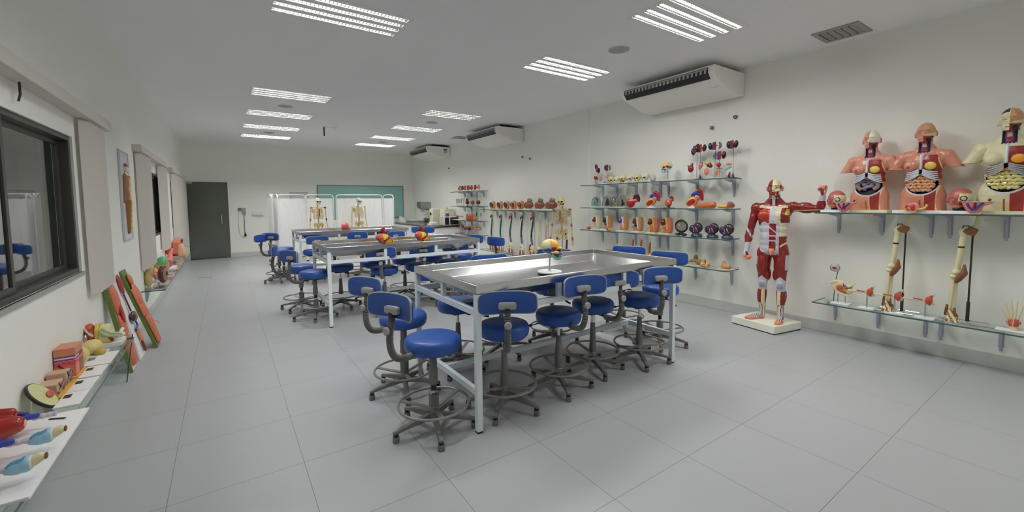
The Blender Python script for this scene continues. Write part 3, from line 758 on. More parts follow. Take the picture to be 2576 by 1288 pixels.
tag(obj('paper_bag', MB().add([(0, 0, 0), (.24, 0, 0), (.24, .16, 0), (0, .16, 0), (.02, .05, .22), (.16, .05, .16), (.16, .11, .16), (.02, .11, .22)], [(0, 3, 2, 1), (4, 5, 6, 7), (0, 1, 5, 4), (1, 2, 6, 5), (2, 3, 7, 6), (3, 0, 4, 7)]), WHITEBOARD, loc=(5.2, 14.75, CZ)), 'crumpled white paper bag on the counter corner beside the curtain screen', 'bag')

# ------------------------------------------------------------------ curtain screens
CLOTH = mat('screen_cloth', (172, 170, 170), .9, noise=.02, scale=60, k=2.3)
def screen(label, pts):
    """folding frame of chrome tubes; pts = list of (x0,y0,x1,y1) panels"""
    t = thing('folding_screen', label, 'screen', (pts[0][0], pts[0][1], 0), 0, 'hospital curtain screens')
    ox, oy = pts[0][0], pts[0][1]
    for a, b, c, d in pts:
        a -= ox; c -= ox; b -= oy; d -= oy
        p0 = Vector((a, b, 0)); p1 = Vector((c, d, 0)); L = (p1 - p0).length; u = (p1 - p0).normalized(); r = min(.09, L * .35)
        H = 1.845
        pp = [p0 + Vector((0, 0, .03)), p0 + Vector((0, 0, H - r))]
        for k in range(1, 6):
            an = PI / 2 * k / 5; pp.append(p0 + u * (r - r * math.cos(an)) + Vector((0, 0, H - r + r * math.sin(an))))
        for k in range(0, 6):
            an = PI / 2 * k / 5; pp.append(p1 - u * (r - r * math.sin(an)) + Vector((0, 0, H - r + r * math.cos(an))))
        pp.append(p1 + Vector((0, 0, .03)))
        o = obj('panel_frame', MB().tube(pp, .0135, 8), mat('screen_tube', (186, 186, 184), .25, .1, k=2.0), t)
        n = Vector((-u.y, u.x, 0)); m = max(6, int(L / .012)); vs = []
        for i in range(m + 1):
            q = .022 + (L - .044) * i / m; off = .004 * math.sin(i * 1.9)
            for z in (.25, H - .10): vs.append(p0 + u * q + n * off + Vector((0, 0, z)))
        obj('curtain', MB().add(vs, [(2 * i, 2 * i + 2, 2 * i + 3, 2 * i + 1) for i in range(m)]), CLOTH, t)
        for q in (p0, p1): obj('wheel', MB().lathe([(.012, 0), (.02, .006), (.02, .03), (.012, .034)], 10, c=q), DARKP, o)
YS = 12.7
screen('white curtain screen standing behind the skeleton with painted muscle spots', [(.92, YS - .2, .985, YS - .45), (1.0, YS - .5, 1.05, YS - .1), (1.07, YS - .1, 1.13, YS - .4), (1.16, YS, 1.85, YS + .15), (1.87, YS + .15, 2.555, YS)])
screen('white curtain screen standing behind the plain skeleton near the teal board', [(2.63, YS, 3.96, YS + .05), (3.99, YS + .05, 4.20, YS - .25)])
# ------------------------------------------------------------------ painted muscle statue
def wh(*conds):
    """stack of (mask, index), later ones win"""
    r = np.zeros(len(conds[0][0]), int)
    for m, i in conds: r[m] = i
    return r
PLINTH = mat('plinth_white', (172, 172, 160), .45, k=2.2)
MAN = thing('muscle_statue', 'life-size standing muscle statue with one arm raised on a white plinth', 'anatomical statue', (5.60, 2.50, 0), R(-100))
obj('plinth', MB().box(-.285, -.255, .012, .285, .255, .10), PLINTH, MAN, bevel=.004)
obj('plinth_base', MB().box(-.28, -.25, 0, .28, .25, .013), DARKP, MAN)
b = MB()
b.ell((0, 0, 1.01), (.155, .11, .12)).ell((0, -.012, 1.15), (.148, .105, .14)).ell((0, -.008, 1.08), (.15, .104, .10)).ell((0, -.008, 1.25), (.155, .108, .11)).ell((0, .0, 1.36), (.172, .118, .185)).ell((0, .015, 1.45), (.19, .09, .10))
b.cap((-.145, .01, 1.505), (.145, .01, 1.505), .062, .062).ell((-.085, -.075, 1.405), (.085, .048, .07)).ell((.085, -.075, 1.405), (.085, .048, .07))
b.cap((-.09, .02, 1.53), (-.03, .012, 1.60), .045, .045).cap((.09, .02, 1.53), (.03, .012, 1.60), .045, .045)
b.cap((0, .015, 1.50), (0, -.002, 1.67), .066, .06)
b.ell((0, -.005, 1.762), (.075, .097, .098)).ell((0, -.045, 1.69), (.056, .056, .056)).cap((0, -.075, 1.655), (0, -.072, 1.67), .025, .03)
b.cap((0, -.093, 1.755), (0, -.112, 1.722), .009, .015).ell((0, -.085, 1.775), (.055, .02, .014)).ell((0, -.094, 1.69), (.026, .012, .014))
for s in (-1, 1):
    b.ell((s * .081, .005, 1.735), (.012, .022, .034), rot=(0, s * .2, s * .3))
    b.ell((s * .035, -.07, 1.715), (.03, .025, .022))
    b.ell((s * .075, .068, .985), (.082, .072, .10))
# arm hanging down (statue's own right side)
b.ell((-.195, .012, 1.495), (.066, .064, .075)).cap((-.20, .012, 1.47), (-.262, .02, 1.215), .055, .042).ell((-.222, -.012, 1.36), (.042, .045, .08)).ell((-.235, .04, 1.36), (.036, .038, .09))
b.cap((-.262, .015, 1.205), (-.278, -.065, .985), .048, .029).ell((-.27, -.005, 1.13), (.048, .045, .075)).cap((-.278, -.065, .99), (-.283, -.085, .945), .029, .026)
# raised arm
b.ell((.195, .01, 1.515), (.07, .064, .066)).cap((.20, .01, 1.515), (.455, -.015, 1.49), .056, .044).ell((.31, .0, 1.53), (.085, .043, .042)).ell((.33, .01, 1.475), (.09, .04, .036))
b.cap((.455, -.015, 1.495), (.482, -.06, 1.63), .046, .029).ell((.47, -.035, 1.545), (.046, .045, .06)).cap((.482, -.06, 1.63), (.486, -.07, 1.665), .029, .026)
for s, fx, fy, kx, ky in ((-1, -.10, .02, -.095, -.012), (1, .105, -.005, .10, -.035)):
    hx = s * .088
    b.cap((hx, .0, .95), (kx, ky, .575), .088, .054).ell((hx + s * .006, -.02, .80), (.078, .088, .17)).ell((hx - s * .02, -.01, .68), (.062, .07, .10))
    b.ell((kx, ky - .02, .56), (.05, .048, .06)).cap((kx, ky + .005, .55), (fx, fy, .17), .05, .036).ell(((kx + fx) / 2 + s * .008, ky + .045, .42), (.055, .05, .12)).ell(((kx + fx) / 2 + s * .012, ky, .40), (.046, .046, .13))
b.cap((-.10, .035, .135), (-.10, .03, .14), .036, .036).cap((-.105, .02, .15), (-.19, -.075, .128), .036, .028).cap((-.18, -.06, .123), (-.245, -.135, .117), .034, .019).cap((-.15, -.07, .122), (-.215, -.15, .116), .025, .017)
b.cap((.105, .04, .135), (.105, .03, .14), .036, .036).cap((.105, .0, .155), (.112, -.12, .128), .036, .03).cap((.115, -.11, .122), (.118, -.195, .116), .036, .019).cap((.095, -.11, .122), (.088, -.20, .116), .026, .018)
b.ell((0, -.105, .97), (.026, .032, .034)).cap((0, -.125, .975), (0, -.135, .935), .014, .012)
def man_paint(x, y, z, n):
    a = np.abs; fr = n[:, 1] < .35
    kx = np.where(x < 0, -.096, .101); dx = x - kx; s = np.sign(x)
    hd = z > 1.635
    tor = (a(x) < .17) & (z < 1.53) & (z > .93)
    armL = (x < -.19) & (z < 1.5) & (z > .9); armR = (x > .2) & (z > 1.4)
    ribs = (np.sin((z + a(x) * .35) * 2 * PI / .034) > -.55)
    rect = tor & fr & (x > -.028) & (x < .042) & (z < 1.315)
    bands = (a(z - 1.105 - .0 * x) < .008) | (a(z - 1.165) < .008) | (a((z - 1.235) + (x - .01) * .9) < .009)
    return wh((x < 99, 0),
      # neck
      ((z > 1.535) & (z < 1.655) & (a(x) < .016) & (y < -.02), 2), ((z > 1.615) & (z < 1.632) & (a(x) < .045) & (y < 0), 1),
      ((z > 1.5) & (z < 1.64) & (a(a(x) - .03) < .006) & (y < 0), 4),
      # chest
      (tor & fr & (a(x) < .03) & (z > 1.31), 2), (tor & fr & (x > .028) & (x < .088) & (z > 1.31) & (z < 1.5) & ribs, 1), (tor & fr & (x > .028) & (x < .088) & (z > 1.31) & (z < 1.5) & ~ribs, 2),
      (tor & fr & (a(z - 1.512 - (a(x) - .08) * .10) < .014) & (a(x) > .012) & (a(x) < .15), 1),
      (fr & (x > .13) & (x < .165) & (z > 1.42) & (z < 1.49), 5), (tor & fr & (x < -.03) & (x > -.165) & (z > 1.33) & (z < 1.49), 6),
      (tor & fr & (x > .075) & (z > 1.16) & (z < 1.325) & ribs, 1), (tor & fr & (x > .075) & (z > 1.16) & (z < 1.325) & ~ribs, 2),
      # belly
      (tor & fr & (((x + .085) / .078) ** 2 + ((z - 1.145) / .19) ** 2 < 1), 2), (tor & fr & (x > -.05) & (x < -.026) & (z < 1.32), 2), (tor & fr & (x > .042) & (x < .075) & (z < 1.33), 2),
      (rect, 0), (rect & bands, 2), (tor & (z < .985) & (a(x) < .07) & fr, 2),
      ((a((z - 1.085) - (x - .15) * .75) < .013) & (x > .085) & (z > .98) & (z < 1.2) & (y < .06), 1),
      ((a(x) < .032) & (z < 1.01) & (z > .91) & (y < -.09), 3),
      # legs
      ((x > .145) & (z > .75) & (z < .93), 2), ((x < -.15) & (z > .8) & (z < .9), 2), ((a(a(x) - .06) < .005) & (z > .62) & (z < .95) & fr, 4),
      ((z > .485) & (z < .645 - a(dx) * .9 + .02) & fr, 2), ((z > .50) & (z < .60), 2), ((z > .52) & (z < .585) & (a(dx) < .03) & fr, 7),
      ((z < .49) & (z > .18) & (a(dx + s * .012) < .018) & (n[:, 1] < -.2), 1), ((z < .315) & (z > .165), 2), ((z < .30) & (z > .18) & (a(dx + s * .012) < .016) & (n[:, 1] < -.2), 1),
      ((z < .31) & (z > .17) & (np.sin(np.arctan2(n[:, 0], n[:, 1]) * 7) > .75), 4),
      ((z < .165), 2), ((z < .165) & (z > .135) & (np.sin(x * 330) > .55) & (y < .0), 4), ((z < .134), 3), ((z < .142) & (y < -.13), 3), ((z < .142) & (x < -.20), 3),
      # arms
      (armL & (z < 1.07), 2), (armL & (a((z - 1.19) + (x + .26) * 1.6) < .022) & fr, 2), (armL & (z < 1.2) & (z > 1.07) & (np.sin(x * 260) > .8), 4),
      (armR & (x > .42) & (z > 1.585), 2), (armR & (a(z - 1.475 - (x - .3) * .05) < .005) & (y < 0), 1), (armR & (a(z - 1.508 - (x - .3) * -.12) < .004) & (y < 0), 4), (armR & (x < .25) & (a(z - 1.46) < .008), 2),
      # head
      (hd & (x > 0) & (z > 1.705), 1), (hd & (a(x) < .012) & (y < 0) & (z > 1.70), 1), (hd & (x > .058) & (z > 1.735) & (z < 1.785) & (y < .02), 0),
      (hd & (x < -.005) & (a(z - 1.775) < .003) & (y < 0), 4), (hd & (x > .02) & (x < .03) & (z > 1.655) & (z < 1.71), 1), (hd & (x > .05) & (z < 1.715) & (z > 1.66) & (y < -.01), 1),
      (hd & (a(a(x) - .033) < .018) & (a(z - 1.748) < .0085) & (y < -.05), 4), (hd & (a(a(x) - .033) < .014) & (a(z - 1.748) < .006) & (y < -.05), 1), (hd & (a(a(x) - .033) < .004) & (a(z - 1.748) < .005) & (y < -.05), 8),
      (hd & (x > .012) & (x < .055) & (a(z - 1.772 - .1 * x) < .003) & (y < -.05), 8),
      (hd & (a(x) < .026) & (z > 1.678) & (z < 1.70) & (y < -.085), 6), (hd & (a(x) < .024) & (a(z - 1.689) < .002) & (y < -.085), 4),
      (hd & (a(x) > .077) & (a(z - 1.735) < .04), 3))
MP = [RED, BONE, FASC, mat('statue_skin', (192, 120, 96), .4), DRED, YEL, mat('light_muscle', (140, 42, 28), .33, noise=.14, scale=45, coat=.2, k=1.9), mat('kneecap_grey', (140, 140, 146), .4), INK]
man = blob('body', b, .0062, MP, man_paint, MAN, smooth=6, fine=True, rot=(0, 0, R(24)), loc=(.065, 0, 0))
def hand(name, parent, loc, rot, sgn):
    """closed fist with five bent fingers; palm along local -z, thumb on the side"""
    h = MB(); h.ell((0, 0, -.035), (.036, .019, .042)).cap((0, 0, .012), (0, 0, -.015), .025, .03)
    for i, (fx, L) in enumerate(((-.028, .9), (-.0095, 1.0), (.0095, .96), (.027, .8))):
        p = [Vector((fx, .002, -.062)), Vector((fx, -.028 * L, -.080 * (1 + .0 * L))), Vector((fx * .95, -.046 * L, -.060)), Vector((fx * .9, -.036 * L, -.040))]
        h.cap(p[0], p[1], .0105, .0095).cap(p[1], p[2], .0095, .0088).cap(p[2], p[3], .0088, .0078)
    t0 = [Vector((sgn * .026, -.006, -.018)), Vector((sgn * .04, -.03, -.038)), Vector((sgn * .022, -.05, -.052)), Vector((sgn * .002, -.055, -.055))]
    h.cap(t0[0], t0[1], .014, .012).cap(t0[1], t0[2], .012, .010).cap(t0[2], t0[3], .010, .008)
    def hp(x, y, z, n): return wh((x < 9, 0), ((z > -.03), 1), ((n[:, 1] > .3) & (z > -.06), 1), ((n[:, 1] > .4) & (np.sin(x * 340) > .5), 2), ((y < -.015) & (y > -.03) & (np.abs(x) < .02) & (z > -.05), 3))
    return blob(name, h, .0032, [MP[3], FASC, DRED, RED], hp, parent, smooth=2, loc=loc, rot=rot)
h1 = hand('hand', man, (-.284, -.09, .935), (R(-12), 0, R(60)), 1)
h2 = hand('hand', man, (.488, -.073, 1.675), (R(188), 0, R(150)), 1)

# ------------------------------------------------------------------ torso models
DARKC = mat('cavity_dark', (34, 24, 24), .5)
RIBM = mat('rib_white', (182, 186, 196), .35)
def torso(label, y, sc, skin, hair, kind, intest, organ):
    t = thing('torso_model', label, 'torso model', (5.76, y, 1.456), R(-90))
    k = sc
    obj('board', MB().box(-.19, -.15, 0, .19, .14, .03), CREAMB if kind != 2 else WHITEBOARD, t, bevel=.003)
    b = MB(); z0 = .03
    b.ell((0, .01, .13), (.172, .112, .17)).cap((-.085, 0, .1), (-.10, 0, -.1), .082, .08).cap((.085, 0, .1), (.10, 0, -.1), .082, .08)
    b.ell((0, 0, .30), (.132, .095, .15)).ell((0, 0, .44), (.142, .108, .15)).ell((0, .015, .50), (.155, .08, .085)).cap((-.11, .015, .535), (.11, .015, .535), .055, .055)
    b.ell((-.072, -.085, .432), (.062, .045, .056))
    b.cap((-.06, .02, .56), (-.02, .015, .62), .04, .04).cap((.06, .02, .56), (.02, .015, .62), .04, .04)
    for s in (-1, 1): b.ell((s * .155, .012, .515), (.058, .06, .066)).cap((s * .165, .012, .50), (s * .235, .01, .38), .054, .05)
    b.cap((0, .015, .54), (0, 0, .68), .056, .052).ell((0, 0, .755), (.070, .09, .094)).ell((0, -.04, .692), (.05, .05, .05)).ell((0, -.068, .66), (.024, .022, .02)).cap((0, -.085, .75), (0, -.103, .722), .008, .013)
    for s in (-1, 1): b.ell((s * .073, .008, .735), (.011, .02, .03))
    b.ell((0, -.078, .772), (.05, .018, .012)).ell((-.015, -.083, .69), (.02, .01, .008))
    def shape(co, n):
        x, yy, z = co[:, 0], co[:, 1], co[:, 2]
        z[:] = np.maximum(z, .0)
        out = (np.abs(x) > .145) & (z > .33); z[out] = np.maximum(z[out], .41)
        f = n[:, 1] < .25
        cav = f & ((x / .112) ** 2 + ((z - .265) / .105) ** 2 < 1) & (z < .40)
        yy[cav] += .045
        w = f & (z > .33) & (z < .40) & (np.abs(x) < .1 * (1 - (z - .33) / .08)); yy[w] += .03
        nk = f & (z > .555) & (z < .66) & (np.abs(x + 0) < .036); yy[nk] += .014
        fc = f & (x > .002) & (z > .66) & (z < .715) & (yy < -.03); yy[fc] += .02
        co *= np.array([k, k, k]); co[:, 2] += z0
        return co
    def paint(x, y, z, n):
        x = x / k; y = y / k; z = (z - z0) / k; a = np.abs; f = n[:, 1] < .3
        cav = ((x / .116) ** 2 + ((z - .265) / .109) ** 2 < 1) & (z < .40) & (y < .07)
        rim = ((x / .126) ** 2 + ((z - .262) / .121) ** 2 < 1) & (z < .24) & (y < .05)
        fl = f | (y < .03)
        cut = .118 - .02 * np.cos((z - .1) * 14)
        return wh((x < 99, 0), (fl & (x > cut - .006) & (x < cut + .008) & (z < .50) & (y < 0), 5), (fl & (x > .008) & (x < cut) & (z > .30) & (z < .53) & (y < 0), 1), (fl & (x > .03) & (x < .105) & (z < .20) & (y < 0), 1), (fl & (x > .022) & (x < .03) & (z < .15) & (y < 0), 5),
                  (fl & (a(x) < .008) & (z > .36) & (z < .55) & (y < 0), 4), (fl & (z > .548 + a(x) * .12) & (z < .556 + a(x) * .12) & (a(x) < .07) & (x > -.005) & (y < 0), 4),
                  (fl & rim, 4), (fl & cav, 3), (fl & (z > .32) & (z < .40) & (a(x) < .1 * (1 - (z - .32) / .085)), 3), (fl & (a(x) > .085) & (a(x) < .125) & (z > .31) & (z < .37) & (x < 0), 1),
                  (fl & (z > .56) & (z < .662) & (a(x) < .042), 1), (fl & (z > .56) & (z < .662) & (a(a(x) - .027) < .006), 6), (fl & (z > .565) & (z < .66) & (a(a(x) - .037) < .004), 3), (fl & (z > .612) & (z < .645) & (a(x) < .014), 4), (fl & (z > .553) & (z < .575) & (a(x) < .045) & (np.sin(x * 300) > 0), 6),
                  ((x > .0) & (z > .70) & (y < .055), 7), ((x > 0) & (z > .745 + .25 * (y + .02)) & (y < .06) & (kind != 1), 8), ((x > 0) & (x < .1) & (z > .66) & (z < .712) & (y < -.01) & (x < .06), 1), ((a(a(x) - .03) < .015) & (z > .66) & (z < .70) & (y < -.03) & (x > 0), 3),
                  ((a(a(x)) > .071) & (a(z - .735) < .034), 0), ((x < 0) & (x > -.045) & (x < -.015) & (a(z - .748) < .003) & (y < -.06), 9), ((x < .0) & (x > -.024) & (a(z - .691) < .003) & (y < -.07), 9),
                  ((x < -.004) & (z > .785 - .35 * y) & (kind == 3), 10), (((x + .09) ** 2 + (z - .415) ** 2 < .00016) & (y < 0) & (kind != 3), 9), ((z < .10) & (a(x) < .006) & (y < .02), 9))
    mats = [skin, mat('torso_red', (132, 42, 38), .35, noise=.15, scale=40, coat=.2), RED, DARKC, FASC, mat('fat_cream', (196, 168, 120), .5), mat('neck_vein', (40, 42, 96), .35, coat=.2), BONEW if kind == 1 else BONE, TAN, mat('skin_dark', (140, 70, 56), .4), BLACK]
    obj_ = blob('body', b, .0058, mats, paint, t, smooth=4, shape=shape, fine=True)
    S = Matrix.Translation((0, 0, z0)) @ Matrix.Scale(k, 4)
    obj('breast_tissue', MB().ell((.062, -.103, .425), (.042, .016, .038)).xf(S), organ, obj_)
    for s in (-1, 1):
        r = MB()
        for i in range(5):
            p = [(s * .012, -.118 + .0 * i, .392 - .012 * i), (s * (.045 + .004 * i), -.118 + .004 * i, .375 - .016 * i), (s * (.085 + .005 * i), -.098 + .004 * i, .366 - .019 * i), (s * (.105 + .003 * i), -.07, .366 - .019 * i)]
            r.tube([Vector(q) for q in p], .0062, 6)
        obj('costal_cartilage', r.xf(S), RIBM if kind != 3 else mat('rib_grey', (150, 152, 152), .4), obj_)
    obj('sternum', MB().cap((0, -.116, .53), (0, -.122, .40), .008, .009).xf(S), RIBM, obj_)
    obj('liver', MB().ell((.015, -.068, .345), (.05, .025, .018), rot=(0, -.25, 0)).xf(S), organ if kind == 3 else TAN, obj_)
    obj('stomach', MB().cap((-.07, -.075, .318), (.075, -.075, .322), .013, .012).xf(S), GREYORG if kind != 1 else PURP, obj_)
    g = MB(); rnd = random.Random(3 + kind)
    if kind == 1:
        g.tube([(.085 * math.cos(q), -.062, .262 + .058 * math.sin(q)) for q in np.linspace(-.9, PI + .9, 26)], .021, 10)
        obj('colon', g.xf(S), mat('colon_grey', (122, 104, 104), .35, coat=.3), obj_)
        g2 = MB()
        for i in range(14): g2.ell((rnd.uniform(-.045, .045), -.055 + rnd.uniform(-.01, .006), rnd.uniform(.205, .285)), (.024, .016, .015), rot=(0, rnd.uniform(-.8, .8), 0), nu=10, nv=7)
        obj('intestine', g2.xf(S), mat('gut_lilac', (110, 108, 122), .35, coat=.3), obj_)
    else:
        for zr in range(5):
            zz = .195 + .029 * zr; wdt = .098 * math.sqrt(max(.1, 1 - ((zz - .255) / .085) ** 2))
            pts = [(-wdt + 2 * wdt * i / 16, -.066 - .018 * math.sqrt(max(0, 1 - (2 * i / 16 - 1) ** 2)) + .004 * math.sin(i * 2.1 + zr), zz + .006 * math.sin(i * 1.7 + zr * 2)) for i in range(17)]
            g.tube(pts, [.015 + .003 * math.sin(i * 2.6 + zr) for i in range(17)], 9)
        obj('intestine', g.xf(S), intest, obj_)
    return t
SKIN2 = mat('torso_skin', (178, 122, 100), .3, noise=.04, scale=20, coat=.25)
SKINW = mat('torso_ivory', (182, 178, 144), .4, noise=.04, scale=20, coat=.1)
torso('orange-skinned torso model, smaller of two, grey colon loops showing in the belly', 1.565, 1.0, SKIN2, None, 1, TAN, YEL)
T2_ = torso('orange-skinned torso model, larger of two, tan intestines and brain showing', 1.145, 1.02, mat('torso_skin_pale', (174, 116, 96), .3, noise=.04, scale=20, coat=.25), None, 2, mat('gut_tan', (180, 134, 100), .4, coat=.2), YEL)
torso('ivory-skinned torso model with black hair band and yellow organs', .60, 1.07, SKINW, BLACK, 3, mat('gut_yellow', (184, 176, 118), .45, coat=.2), mat('gland_orange', (200, 134, 40), .4))
s = thing('reproductive_model', 'small pink and yellow organ section standing before the larger orange torso', 'organ model', (5.60, 1.165, 1.456), R(-90))
obj('organ_body', MB().ell((0, 0, .055), (.04, .03, .055)).cap((-.03, 0, .09), (-.06, .0, .075), .014, .01), PINK, s)
obj('inner_section', MB().ell((-.008, -.022, .06), (.022, .014, .035)).tube([(-.04, 0, .04), (-.065, .0, .05), (-.05, -.01, .085)], .008, 8), mat('section_red', (160, 50, 50), .35, coat=.2), s)
obj('yellow_base', MB().ell((-.005, 0, .012), (.03, .03, .012)).tube([(.03, -.01, .04), (.075, -.005, .055), (.09, 0, .09)], .010, 8).tube([(-.05, 0, .06), (-.07, 0, .045), (-.06, 0, .03)], .008, 8), YEL, s)
def headmodel(label, y):
    t = thing('muscle_head_model', label, 'head model', (5.70, y, 1.456), R(-90), 'muscle head models on the torso shelf')
    obj('stand', MB().lathe([(.05, .03), (.05, .055), (.035, .06)], 16), BLACK, t)
    obj('board', MB().box(-.11, -.13, 0, .15, .1, .03), WHITEBOARD, t, bevel=.003)
    b = MB().ell((0, 0, .155), (.082, .092, .092)).ell((-.02, -.055, .10), (.05, .04, .05)).cap((0, 0, .1), (0, 0, .05), .05, .045).ell((-.085, .01, .13), (.012, .02, .028)).cap((-.025, -.088, .15), (-.03, -.102, .125), .008, .012)
    def hp(x, y, z, n):
        a = np.abs
        return wh((x < 9, 0), ((z > .19) & (y > -.02), 2), ((x > .0) & (z > .12) & (z < .19), 1), ((x > .005) & (z <= .12), 3), (((x - .03) ** 2 + (z - .145) ** 2 < .0006) & (y < -.02), 4), (((x - .03) ** 2 + (z - .145) ** 2 < .00025) & (y < -.02), 1), ((z > .07) & (z < .078), 5), ((a(z - .095) < .004) & (x < 0) & (x > -.04) & (y < -.06), 3), ((a(z - .15) < .003) & (x < -.02) & (x > -.05), 3))
    blob('head', b, .005, [mat('head_muscle', (156, 86, 80), .35, noise=.1, scale=50, coat=.2), BONE, mat('brain_brown', (140, 78, 66), .4, noise=.2, scale=60), RED, INK, YEL], hp, t, smooth=3)
    b = MB().prism([(-.085, .055), (.1, .06), (.105, .045), (.05, .02), (.03, -.035), (-.03, -.045), (-.06, -.01)], -.02, .02)
    j = obj('jaw_section', b, mat('jaw_pink', (190, 110, 96), .35, coat=.2), t, bevel=.008, loc=(.115, -.135, .055))
    obj('cut_rim', MB().box(-.09, -.024, .055, .108, .024, .062), FASC, j)
    v = MB().tube([(-.05, -.024, .045), (-.035, -.026, .01), (-.01, -.026, -.02)], .008, 6).tube([(.05, -.024, .05), (.02, -.026, .02), (.005, -.026, -.015)], .008, 6)
    obj('vein', v, BLUEV, j)
    obj('artery', MB().tube([(0, -.024, .05), (-.005, -.027, .0)], .009, 6).tube([(.08, -.0, .06), (.085, 0, .085)], .01, 6), RED, j)
headmodel('muscle head with a separate jaw section, between statue fist and torso', 1.835)
headmodel('muscle head with a separate jaw section, between orange and ivory torsos', .87)
RW = R(-90)                                            # models on the shelf wall face the room (-x)
SZ = (1.906, 1.486, 1.069, .636)
def plate(w, d, h, m=WHITEBOARD): return MB().box(-w / 2, -d / 2, 0, w / 2, d / 2, h), m
def base(t, w, d, h=.012, m=None, name='base_plate'): return obj(name, MB().box(-w / 2, -d / 2, 0, w / 2, d / 2, h), m or WHITEBOARD, t, bevel=.002)
# ------------------------------------------------------------------ skulls
def skull_mesh(mats, paint, vox=.0045):
    b = MB().ell((0, .012, .128), (.068, .09, .070)).ell((0, -.05, .085), (.050, .040, .055)).ell((0, -.062, .048), (.036, .034, .03)).ell((0, -.06, .022), (.040, .034, .019))
    for s in (-1, 1):
        b.ell((s * .050, -.052, .078), (.018, .026, .016)).cap((s * .055, -.045, .08), (s * .066, .0, .075), .009, .008).cap((s * .042, -.04, .022), (s * .052, -.005, .07), .013, .010)
        b.ell((s * .033, -.082, .115), (.026, .014, .012))
    me = blob_mesh(b, vox, 3, .5, True); n = len(me.vertices); co = np.empty(n * 3, np.float32); me.vertices.foreach_get('co', co); co = co.reshape(-1, 3)
    x, y, z = co.T
    e = ((np.abs(x) - .030) / .020) ** 2 + ((z - .093) / .016) ** 2 < 1; y[e & (y < -.03)] += .022
    q = (np.abs(x) < .011 * (1 - (z - .055) / .035)) & (z > .055) & (z < .085) & (y < -.06); y[q] += .016
    me.vertices.foreach_set('co', co.ravel()); me.update(); me.materials.clear()
    for m in mats: me.materials.append(m)
    nf = len(me.polygons); c = np.empty(nf * 3, np.float32); me.polygons.foreach_get('center', c); c = c.reshape(-1, 3)
    me.polygons.foreach_set('material_index', paint(*c.T).astype(np.int32)); me.polygons.foreach_set('use_smooth', np.ones(nf, bool)); me.update()
    return me
def sockets(x, y, z): return ((((np.abs(x) - .030) / .021) ** 2 + ((z - .093) / .017) ** 2 < 1) & (y < -.03)) | ((np.abs(x) < .012 * (1 - (z - .053) / .037)) & (z > .053) & (z < .087) & (y < -.05))
def teeth(x, y, z): return (np.abs(z - .0405) < .002) & (y < -.055) & (np.abs(x) < .035)
def p_plain(x, y, z): return wh((x < 9, 0), (sockets(x, y, z), 1), (teeth(x, y, z), 1))
def p_spots(x, y, z): return wh((x < 9, 0), ((z > .035) & (z < .065) & (x > .012) & (y < -.02), 2), ((z < .02) & (x < 0), 3), (sockets(x, y, z), 1), (teeth(x, y, z), 1))
def p_col(x, y, z):
    a = np.abs(x)
    return wh((x < 9, 4), ((y < .0 + .25 * (z - .15)) & (z > .10), 2), ((y > .068) & (z < .125), 4), ((a > .035) & (z < .118 - .3 * np.abs(y - .02)) & (y > -.008), 5), ((a > .03) & (y < -.008) & (y > -.05) & (z > .085) & (z < .125), 6),
              ((y < -.035) & (z < .078) & (z > .043) & (a < .05), 7), ((a > .042) & (y < -.035) & (z > .065) & (z < .095), 4), ((a < .012) & (z > .085) & (z < .105) & (y < -.07), 3), (sockets(x, y, z), 1), ((z < .043) & (y < -.0), 8), ((z > .035) & (z < .050) & (y < -.065), 3), (teeth(x, y, z), 1))
SOCK = mat('socket_dark', (74, 52, 40), .7)
SKM = skull_mesh([mat('skull_yellowed', (190, 178, 132), .5, noise=.05, scale=40), SOCK], p_plain)
SKW = skull_mesh([mat('skull_pale', (188, 184, 168), .5, noise=.04, scale=40), SOCK], p_plain)
SKS = skull_mesh([mat('skull_yellowed', (190, 178, 132), .5), SOCK, RED, BLUEV], p_spots)
SKC = skull_mesh([BONE, SOCK, mat('frontal_orange', (206, 160, 84), .4), BONEW, mat('parietal_cream', (196, 192, 144), .4), mat('temporal_blue', (24, 92, 178), .35), mat('sphenoid_red', (168, 28, 36), .35), mat('maxilla_purple', (128, 80, 142), .4), TEAL], p_col)
for x, mesh, sc, rz, lab in ((5.215, SKM, .72, -70, 'yellowed small skull beside the two thin kidney stands'), (5.09, SKW, .66, -105, 'pale small skull between the yellowed and the painted small skulls'),
        (4.935, SKS, .78, -95, 'small skull with red and blue painted patches on the top shelf'), (4.79, SKW, .74, -75, 'pale small skull just beyond the painted small skull'),
        (4.625, SKM, .80, -80, 'yellowed small skull sitting between two pale small skulls'), (4.46, SKW, .80, -95, 'pale small skull at the end of the skull row beside the clear dome half')):
    s = thing('small_skull', lab, 'skull', (5.72, x, SZ[0]), R(rz), 'small skulls on the top display shelf')
    me = mesh; put('skull_bone', me, s).scale = (sc, sc, sc)
s = thing('cranium_half', 'pale rounded skull half lying at the end of the small skull row', 'skull', (5.76, 4.35, SZ[0]), RW)
obj('cranium', MB().ell((0, 0, .065), (.05, .055, .065)), mat('cranium_grey', (170, 166, 162), .4), s)
def stand_skull(label, loc, rz, sc, rod):
    s = thing('coloured_skull', label, 'skull model', loc, rz)
    obj('base_disc', MB().lathe([(.112, 0), (.12, .006), (.12, .016), (.112, .022), (.03, .024)], 36), WHITEBOARD, s)
    obj('stand_rod', MB().lathe([(.02, .022), (.012, .03), (.0075, .05), (.0075, rod + .06)], 14), STEEL, s)
    put('skull_bone', SKC, s, loc=(0, -.02, rod)).scale = (sc, sc, sc)
    return s
stand_skull('brightly coloured skull on a white disc stand in the steel tray', (2.60, 3.15, .905), R(42), 1.06, .125)
stand_skull('brightly coloured skull on a stand alone in the middle of the top shelf', (5.74, 4.058, SZ[0]), R(-112), .92, .125)

